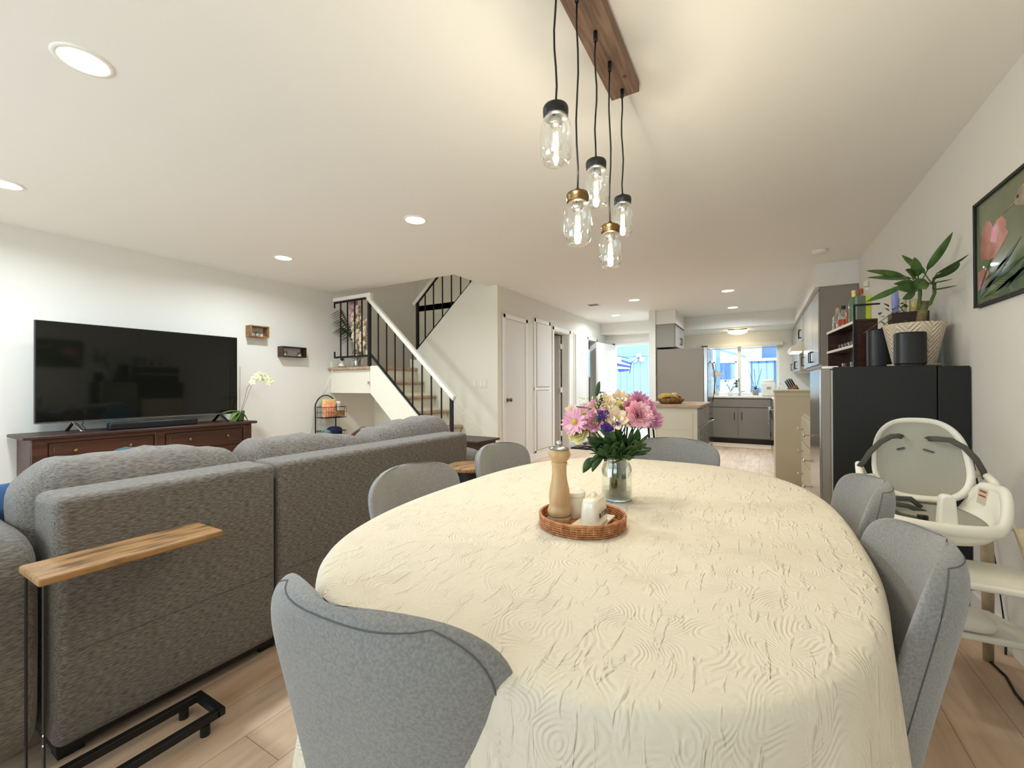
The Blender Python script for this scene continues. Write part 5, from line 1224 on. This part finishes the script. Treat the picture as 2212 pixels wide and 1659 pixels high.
o = MB().prism([(-1.52, 9.185), (.20, 9.185), (.20, 7.765), (.905, 7.765), (.905, 9.84), (-1.52, 9.84)], 'z', .872, .905).build('worktop', 'counter', bevel=.005); tag(o, 'white worktop running under the window and along the right wall', 'worktop')
o = MB().box(.20, 6.31, .872, .905, 6.99, .905).build('worktop', 'counter', bevel=.005); tag(o, 'short white worktop between the cream cabinet end and the stove', 'worktop')
o = thing('kitchen_tap', 'tall steel kitchen tap in front of the window mullion', 'tap', (-.335, 9.74, .905))
MB().lathe([(.026, 0), (.024, .012), (.014, .02), (.013, .10)], n=20).tube([(0, 0, .08), (0, 0, .30), (0, -.03, .35), (0, -.09, .37), (0, -.14, .34), (0, -.15, .27)], .011, 12).build('spout', 'steel', o, smooth=True)
MB().tube([(.012, 0, .07), (.05, 0, .085), (.10, 0, .09)], .006, 8).build('lever', 'brass', o, smooth=True)
o = MB().prism([(.0, .0), (.05, .0), (.05, .0)], 'z', 0, .01) if False else None
M['mat'] = mat('beige_mat', (222, 204, 180), .9)
o = MB().prism([(-1.1, 8.62), (.17, 8.62), (.2, 8.65), (.2, 9.17), (-1.1, 9.17)], 'z', .0, .014).build('kitchen_mat', 'mat', bevel=.005); tag(o, 'pale beige cushioned mat on the floor before the sink cabinet', 'mat')

# big refrigerator on the left
k = thing('refrigerator', 'tall taupe sided steel refrigerator below the small wall cabinet', 'refrigerator', (-1.17, 8.28, 0))
MB().box(-1.555, 7.835, .03, -.80, 8.76, 1.755).build('cabinet', 'fridge_side', k, world=True, bevel=.004)
for y0, y1 in ((7.835, 8.293), (8.302, 8.76)):
    d = MB().box(-.798, y0, .62, -.735, y1, 1.765).build('door', 'steel', k, world=True, bevel=.008)
    yh = 8.25 if y0 < 8 else 8.345
    MB().tube([(-.735, yh, 1.55), (-.70, yh, 1.50), (-.672, yh, 1.35), (-.665, yh, 1.18), (-.672, yh, 1.0), (-.70, yh, .86), (-.735, yh, .81)], .011, 10).build('handle', 'steel', d, world=True, smooth=True)
d = MB().box(-.798, 7.835, .06, -.735, 8.76, .61).build('freezer_drawer', 'steel', k, world=True, bevel=.008)
MB().tube([(-.735, 7.95, .50), (-.68, 8.0, .52), (-.672, 8.3, .52), (-.68, 8.6, .52), (-.735, 8.65, .50)], .011, 10).build('handle', 'steel', d, world=True, smooth=True)
MB().box(-.83, 7.85, 1.765, -.74, 7.93, 1.785).build('hinge_cover', 'black', k, world=True)
MB().box(-1.54, 7.86, 0, -.82, 8.74, .03).build('plinth', 'black', k, world=True)
k = thing('wall_cabinet', 'small grey wall cabinet with two doors above the tall refrigerator', 'cabinet', (-1.41, 8.35, 1.80), 0, 'grey wall cabinets')
MB().box(-1.568, 7.84, 1.79, -1.262, 8.86, 2.185).build('body', 'cab', k, world=True); MB().box(-1.568, 7.832, 2.185, -1.245, 8.868, 2.199).build('top_trim', 'cab', k, world=True)
for y0, y1, hy_ in ((7.87, 8.34, 8.28), (8.36, 8.84, 8.42)):
    d = MB().box(-1.262, y0, 1.80, -1.244, y1, 2.165).build('cabinet_door', 'cabr', k, world=True, bevel=.003)
    MB().bar((-1.215, hy_, 1.86), (-1.215, hy_, 1.98), .010).bar((-1.244, hy_, 1.865), (-1.215, hy_, 1.865), .010).bar((-1.244, hy_, 1.975), (-1.215, hy_, 1.975), .010).build('handle', 'black', d, world=True)

# upper cabinets right
UP = [(5.71, 7.50, 1.34, [(5.74, 6.30, 6.22), (6.32, 6.90, 6.40), (6.92, 7.48, 7.40)], 'tall run of grey upper cabinets nearest the dining room'),
      (7.52, 8.24, 1.785, [(7.54, 7.87, 7.81), (7.89, 8.22, 7.95)], 'short grey upper cabinet above the range hood'),
      (8.26, 9.80, 1.34, [(8.28, 8.77, 8.70), (8.79, 9.28, 8.86), (9.30, 9.78, 9.70)], 'farthest grey upper cabinets beside the kitchen window')]
for y0, y1, z0, ds, lb in UP:
    k = thing('upper_cabinet', lb, 'cabinet', (.75, (y0 + y1) / 2, z0), 0, 'grey wall cabinets')
    MB().box(.592, y0, z0, .915, y1, 2.165).build('body', 'cab', k, world=True); MB().box(.578, y0 - .002, 2.165, .915, y1 + .002, 2.189).build('top_trim', 'cab', k, world=True, bevel=.003)
    MB().box(.60, y0 + .01, z0 - .012, .91, y1 - .01, z0).build('light_rail', 'cabr', k, world=True)
    for a, c, hh in ds:
        d = MB().box(.572, a, z0 + .012, .591, c, 2.15).build('cabinet_door', 'cabr', k, world=True, bevel=.003)
        zz = z0 + .05
        MB().bar((.540, hh, zz), (.540, hh, zz + .13), .011).bar((.572, hh, zz + .006), (.54, hh, zz + .006), .010).bar((.572, hh, zz + .124), (.54, hh, zz + .124), .010).build('handle', 'black', d, world=True)
k = thing('range_hood', 'slanted range hood with lit underside below the short upper cabinet', 'range hood', (.66, 7.88, 1.60))
MB().prism([(.915, 1.772), (.58, 1.772), (.415, 1.68), (.415, 1.62), (.915, 1.62)], 'y', 7.52, 8.24).build('canopy', 'creamcab', k, world=True, bevel=.003)
MB().box(.43, 7.60, 1.612, .56, 8.16, 1.6205).build('lamp_cover', 'hoodlamp', k, world=True)

# small things on the worktop and the sill
o = thing('bread_maker', 'boxy white countertop appliance with rounded lid by the kitchen window', 'appliance', (.17, 9.52, .905))
MB().grid(rbox(0, 0, .135, .24, .26, .27, n=9), 36, 14, cu=True).build('body', 'white', o, smooth=True)
MB().grid(rbox(0, 0, .285, .21, .24, .07, n=4), 36, 10, cu=True).build('lid', 'white', o, smooth=True)
MB().box(-.035, -.1325, .13, .035, -.128, .18).build('control_panel', 'cabr', o)
MB().box(.06, -.02, .318, .11, .02, .328).build('steam_vent', 'steel', o, bevel=.002)
o = thing('soap_dispenser', 'white square dispenser right of the white appliance', 'dispenser', (.36, 9.56, .905))
MB().box(-.035, -.035, 0, .035, .035, .22).build('body', 'white', o, bevel=.008); MB().tube([(0, 0, .22), (0, 0, .245)], .006).build('pump', 'steel', o)
o = thing('knife_block', 'wooden knife block with black handled knives on the short worktop', 'knife block', (.47, 6.62, .905))
mt = Matrix.Rotation(-.45, 4, 'Y')
MB().box(-.055, -.05, .03, .055, .05, .22, mt).box(-.06, -.05, 0, .09, .05, .04).build('block', 'rustic', o, bevel=.003)
o2 = None
for j in range(8):
    a, c = -.035 + .023 * (j % 4), -.03 + .045 * (j // 4)
    q = MB(); p0 = mt @ Vector((a, c, .205)); p1 = mt @ Vector((a, c, .30 + .012 * (j % 3))); q.tube([p0, p1], .0085, 8).build('knife', 'black', o, smooth=True)
o = thing('striped_canister', 'white and brown ribbed canister beside the knife block', 'canister', (.64, 6.42, .905))
MB().lathe([(0, 0), (.062, 0), (.062, .24), (0, .24)], n=32).build('body', 'millw', o)
for j in range(9): MB().lathe([(.0625, .01 + j * .026), (.0645, .016 + j * .026), (.0625, .022 + j * .026)], n=32, cap=False).build('rib', 'white', o)


def pot_plant(lb, loc, hgt, pr, ph, pm_, kind):
    o = thing('sill_plant', lb, 'plant', loc, 0, 'plants on the kitchen sill')
    MB().lathe([(0, 0), (pr * .78, 0), (pr, ph), (pr * .92, ph), (pr * .7, .01)], n=24, cap=False).lathe([(0, ph * .85), (pr * .93, ph * .85)], n=20).build('pot', pm_, o, smooth=True)
    r_ = random.Random(int(hgt * 100))
    if kind == 'orchid':
        for j in range(5):
            a = j * 1.3; MB().leaf((0, 0, ph), (.12 * math.cos(a), .05 * math.sin(a), ph + .06 + .05 * (j % 2)), .035, .03, n=6).build('leaf', 'leaf', o, smooth=True)
        for dx in (-.13, -.02, .11): MB().tube([(0, 0, ph), (dx * .5, 0, ph + hgt * .5), (dx, 0, ph + hgt * (1 if dx else .8))], .004).build('stem', 'stem', o, smooth=True)
    elif kind == 'flower':
        MB().tube([(0, 0, ph), (-.02, 0, ph + hgt * .6), (.02, 0, ph + hgt)], .004).build('stem', 'stem', o, smooth=True)
        b = MB()
        for j in range(7): petals(b, Vector((r_.uniform(-.06, .06), 0, ph + hgt - .06 + r_.uniform(-.06, .06))), Vector((0, -1, 0)), .045, 5, .8, .2, sd=j)
        b.build('blossom', 'cream', o, smooth=True)
    else:
        for j in range(14):
            a = r_.uniform(0, 2 * PI); e = Vector((.09 * math.cos(a), .05 * math.sin(a), ph + hgt * r_.uniform(.35, 1)))
            b = MB(); b.tube([(0, 0, ph), e], .002, 5); b.leaf(e, e + Vector((.05 * math.cos(a), .02, .01)), .045, .01, side=(-math.sin(a), .2, .6), n=5); b.build('leaf', 'leaf', o, smooth=True)


pot_plant('orchid with bare stems in a grey pot on the right of the kitchen sill', (-.05, 9.70, .905), .42, .06, .12, 'cab', 'orchid')
pot_plant('leafy green plant in a white pot left of the kitchen tap', (-.49, 9.70, .905), .22, .05, .08, 'white', 'bush')
pot_plant('pale blooming orchid at the left of the kitchen window', (-.74, 9.72, .905), .40, .045, .09, 'white', 'flower')
o = thing('soap_bottle', 'clear bottle with a dark pump at the left of the kitchen sill', 'bottle', (-.72, 9.60, .905))
MB().lathe([(0, .001), (.028, .001), (.03, .01), (.03, .09), (.018, .12), (.010, .13), (.010, .145)], n=20).build('glass', 'jarglass', o, smooth=True); MB().tube([(0, 0, .14), (0, 0, .20), (.03, -.01, .20)], .006).build('pump', 'black', o)
o = thing('dish_rack', 'low white dish rack on the worktop right of the tap', 'rack', (-.10, 9.45, .905))
b = MB(); b.box(-.17, -.12, 0, .17, .12, .012)
for j in range(8): b.tube([(-.15 + j * .043, -.1, .012), (-.15 + j * .043, -.1, .05), (-.15 + j * .043, .1, .05), (-.15 + j * .043, .1, .012)], .002, 5)
b.build('wire_tray', 'white', o)

# island cart with stool, bowl and fruit
k = thing('kitchen_island', 'cream kitchen island with light wood top and beadboard drawer side', 'island', (-.72, 5.12, 0))
MB().box(-1.27, 4.59, .895, -.500, 5.67, .92).build('top', 'oak', k, world=True, bevel=.003)
MB().box(-.93, 4.63, .06, -.53, 5.63, .895).build('body', 'isl', k, world=True, bevel=.003)
MB().box(-.885, 4.624, .12, -.575, 4.631, .66).box(-.885, 4.626, .67, -.575, 4.631, .85).build('end_panel', 'isl', k, world=True, bevel=.002)
for y0, y1 in ((4.66, 4.97), (4.99, 5.30), (5.32, 5.61)):
    d = MB().box(-.531, y0, .71, -.516, y1, .875).build('drawer', 'cabr', k, world=True, bevel=.002)
    MB().bar((-.503, y0 + .10, .80), (-.503, y1 - .10, .80), .009).build('handle', 'chrome', d, world=True)
    d = MB().box(-.531, y0, .09, -.516, y1, .69).build('cabinet_door', 'cabr', k, world=True, bevel=.002)
    for j in range(1, 5): MB().box(-.517, y0 + (y1 - y0) * j / 5 - .002, .11, -.5145, y0 + (y1 - y0) * j / 5 + .002, .67).build('bead_line', 'seam', d, world=True)
    MB().bar((-.503, y0 + .04, .60), (-.503, y0 + .12, .60), .009).build('handle', 'chrome', d, world=True)
for x in (-.91, -.55):
    for y in (4.65, 5.61): MB().box(x - .02, y - .02, 0, x + .02, y + .02, .06).build('foot', 'isl', k, world=True)
k = thing('counter_stool', 'bar stool with dark legs tucked under the island overhang', 'stool', (-1.21, 5.12, 0))
MB().grid(rbox(0, 0, .66, .36, .34, .07, n=3.5), 32, 10, cu=True).build('seat', 'cabr', k, smooth=True)
for x in (-.12, .12):
    for y in (-.12, .12): MB().tube([(x, y, .64), (x * 1.4, y * 1.4, 0)], .011).build('leg', 'black', k, smooth=True)
MB().tube([(-.155, -.155, .22), (.155, -.155, .22), (.155, .155, .22), (-.155, .155, .22)], .007, 6, closed=True).build('foot_ring', 'black', k)
BX, BY, BZ = -.845, 5.0, .92
k = tag(MB().lathe([(0, .004), (.085, .003), (.10, .0), (.13, .022), (.142, .055), (.138, .058), (.126, .052), (.115, .024), (0, .012)], (BX, BY, BZ), n=40, cap=False).build('fruit_bowl', 'rustic', smooth=True), 'round wooden bowl of fruit on the island', 'bowl')
M['banana'] = mat('banana_yellow', (222, 190, 86), .5, col2=(206, 166, 70), vs=12)
M['apple'] = mat('peach_skin', (196, 120, 96), .45, col2=(232, 196, 110), vs=6)
M['plum'] = mat('plum_skin', (128, 84, 92), .4, col2=(160, 110, 104), vs=7)
M['redapple'] = mat('red_apple_skin', (140, 52, 40), .35, col2=(176, 90, 50), vs=6)
for j in range(4):
    a0_ = .5 + .12 * j; pts = [Vector((BX - .035 + .012 * j, BY - .03 - .016 * j, BZ + .055 + .008 * j)) + RV * (.105 * math.cos(t)) * -1 + Vector((0, 0, .045 * math.sin(t) - (.012 * j))) for t in [PI * (.08 + .84 * q / 10) for q in range(11)]]
    o = MB().tube(pts, [.004, .010, .015, .017, .018, .018, .018, .017, .015, .010, .004], 10).build('banana', 'banana', smooth=True)
    tag(o, ['yellow banana at the back of the bunch in the fruit bowl', 'yellow banana second from the back of the bunch', 'yellow banana second from the front of the bunch', 'frontmost yellow banana, lowest over the bowl rim'][j], 'banana', 'bananas in the fruit bowl')
for c_, r_, m_, lb in (((-.005, .045, .085), .034, 'plum', 'dusky plum coloured fruit behind the bananas'), ((.055, .035, .088), .036, 'yellowp', 'pale yellow round fruit at the top of the bowl'), ((.065, -.015, .068), .034, 'redapple', 'dark red fruit at the right front of the bowl'), ((.095, .02, .065), .032, 'apple', 'orange red fruit at the right edge of the bowl'), ((-.06, .05, .07), .034, 'apple', 'reddish fruit at the back left of the bowl')):
    p_ = Vector((BX, BY, BZ)) + RV * c_[0] + FV * c_[1] + Vector((0, 0, c_[2]))
    o = thing('fruit', lb, 'fruit', p_); MB().lathe([(0, -r_ * .86), (r_ * .5, -r_ * .84), (r_ * .9, -r_ * .4), (r_, .1 * r_), (r_ * .85, r_ * .6), (r_ * .4, r_ * .86), (r_ * .1, r_ * .78), (0, r_ * .74)], n=24, cap=False).build('flesh', m_, o, smooth=True); MB().tube([(0, 0, r_ * .72), (.002, 0, r_ * 1.02)], .0012, 5).build('stalk', 'trunk', o)

# ================================================================== CORRIDOR FLOOR THINGS
k = thing('shoe_tray', 'dark shoe tray with slippers on the corridor floor', 'tray', (-2.70, 7.55, 0))
MB().box(-.20, -.45, 0, .20, .45, .008).box(-.20, -.45, .008, -.185, .45, .022).box(.185, -.45, .008, .20, .45, .022).box(-.2, -.45, .008, .2, -.435, .022).build('tray', 'black', k, bevel=.002)
M['rose'] = mat('dusty_rose_slipper', (176, 128, 122), .9)
for j, (x, y, m_, rz_) in enumerate(((-.10, -.30, 'rose', 1.3), (.06, -.28, 'rose', 1.5), (-.08, -.08, 'teal', 1.6), (.08, -.06, 'teal', 1.4), (-.1, .16, 'rose', 1.5), (.06, .18, 'seam', 1.7))):
    o = thing('slipper', ['dusty rose slipper nearest on the shoe tray, left one', 'dusty rose slipper nearest on the shoe tray, right one', 'dark shoe in the middle of the shoe tray, left one', 'dark shoe in the middle of the shoe tray, right one', 'rose shoe at the far end of the shoe tray', 'grey shoe at the far end of the shoe tray'][j], 'shoe', (-2.70 + x, 7.55 + y, .009), rz_)
    MB().grid(rbox(0, 0, .012, .24, .09, .024, n=3), 24, 6, cu=True).build('sole', 'seam', o, smooth=True); MB().grid(rbox(.045, 0, .035, .14, .085, .06, n=2.6), 24, 8, cu=True).build('upper', m_, o, smooth=True)

# ================================================================== OUTDOORS
tag(MB().box(-9, 9.98, -.12, 6, 20, -.02).build('patio', 'concrete'), 'pale concrete patio outside the door and window', 'patio', kind='structure')
k = thing('board_fence', 'pale blue vertical board fence beyond the open front door', 'fence', (-3.2, 12.05, 0))
b = MB()
for j in range(24):
    x = -5.6 + j * .185; MB().box(x, 12.0, 0, x + .178, 12.03, 1.93).build('board', 'sky_fence', k, world=True)
MB().box(-5.6, 11.98, 1.93, -1.15, 12.06, 2.0).box(-5.6, 12.0, 2.0, -1.15, 12.04, 2.42).build('upper_band', 'sky_fence', k, world=True, bevel=.004)
k = thing('striped_flag', 'blue and white striped banner hanging outside the front door', 'flag', (-2.95, 10.75, 1.62))
M['flagb'] = mat('flag_blue', (70, 96, 176), .8); M['flagw'] = mat('flag_white', (196, 202, 222), .8)
A_, B_, C_, D_ = Vector((-.27, 0, .24)), Vector((.20, 0, .06)), Vector((.14, 0, -.13)), Vector((-.12, 0, -.16))
for j in range(5):
    t0, t1 = j / 5, (j + 1) / 5; q = [A_.lerp(D_, t0), B_.lerp(C_, t0), B_.lerp(C_, t1), A_.lerp(D_, t1)]
    MB().prism([(v.x, v.z) for v in q], 'y', -.004, .004).build('stripe', 'flagb' if j % 2 == 0 else 'flagw', k)
MB().bar((.20, 0, .08), (.15, 0, -.20), .012).bar((.20, 0, .08), (.10, 1.26, .30), .012).build('pole', 'rail', k)
k = thing('porch_lamp', 'lit square porch lamp at the left of the open front door', 'lamp', (-3.02, 10.6, 1.70))
MB().box(-.05, -.05, .14, .05, .05, .155).build('cap', 'black', k); MB().box(-.042, -.042, 0, .042, .042, .14).build('lantern', 'porchlamp', k, bevel=.01)
MB().bar((0, .05, .147), (0, .9, .147), .012).build('bracket', 'black', k)
k = thing('security_light', 'white twin headed security light on the blue fence', 'light', (-2.86, 11.96, 1.86))
MB().box(-.06, -.02, .03, .06, .04, .14).build('base', 'housew', k, bevel=.01)
for s_ in (-1, 1): MB().lathe([(0, 0), (.06, 0), (.07, .03), (.06, .07), (0, .075)], n=24, mtx=Matrix.Translation((s_ * .095, 0, -.03)) @ Matrix.Rotation(PI / 2, 4, 'X')).build('lamp_head', 'housew', k, smooth=False); 
k = thing('blue_shed', 'blue board and batten shed outside the kitchen window', 'shed', (.35, 11.5, 0))
MB().box(-.16, 11.5, 0, 1.2, 12.6, 1.68).build('wall', 'blueboard', k, world=True)
for j in range(9): MB().box(-.16 + j * .16, 11.485, 0, -.145 + j * .16, 11.5, 1.68).build('batten', 'teal', k, world=True)
MB().box(-.22, 11.44, 1.68, 1.25, 12.65, 1.74).build('roof_edge', 'housew', k, world=True)
k = thing('neighbour_house', 'pale house with a small blue window far beyond the kitchen window', 'house', (-1.2, 16, 0))
MB().box(-3.6, 16.0, 0, .1, 17, 3.1).box(.1, 16.2, 0, 3.0, 17, 3.6).build('wall', 'housew', k, world=True)
MB().box(.1, 16.15, 1.9, 3.0, 16.2, 3.6).build('blue_siding', 'blueboard', k, world=True)
f_ = MB().box(-1.32, 15.96, 1.28, -.62, 16.0, 1.30).box(-1.32, 15.96, 1.86, -.62, 16.0, 1.90).box(-1.32, 15.96, 1.28, -1.27, 16.0, 1.9).box(-.67, 15.96, 1.28, -.62, 16.0, 1.9).build('window_frame', 'trim', k, world=True)
MB().box(-1.27, 15.985, 1.3, -.67, 15.995, 1.86).build('window_pane', 'blueboard', f_, world=True)
MB().prism([(-3.8, 3.0), (.3, 3.0), (.3, 3.15), (-1.6, 3.9), (-3.8, 3.15)], 'y', 15.7, 17.2).build('roof', 'cabr', k, world=True)
k = tag(MB().box(-1.05, 13.5, 0, -.95, 13.6, 2.2).bar((-1.0, 13.55, 2.15), (-2.4, 13.55, 2.9), .08).bar((-1.0, 13.55, 2.15), (-.3, 13.55, 1.9), .06).build('pergola_post', 'sky_fence'), 'pale pergola post with slanting beam outside the kitchen window', 'post')
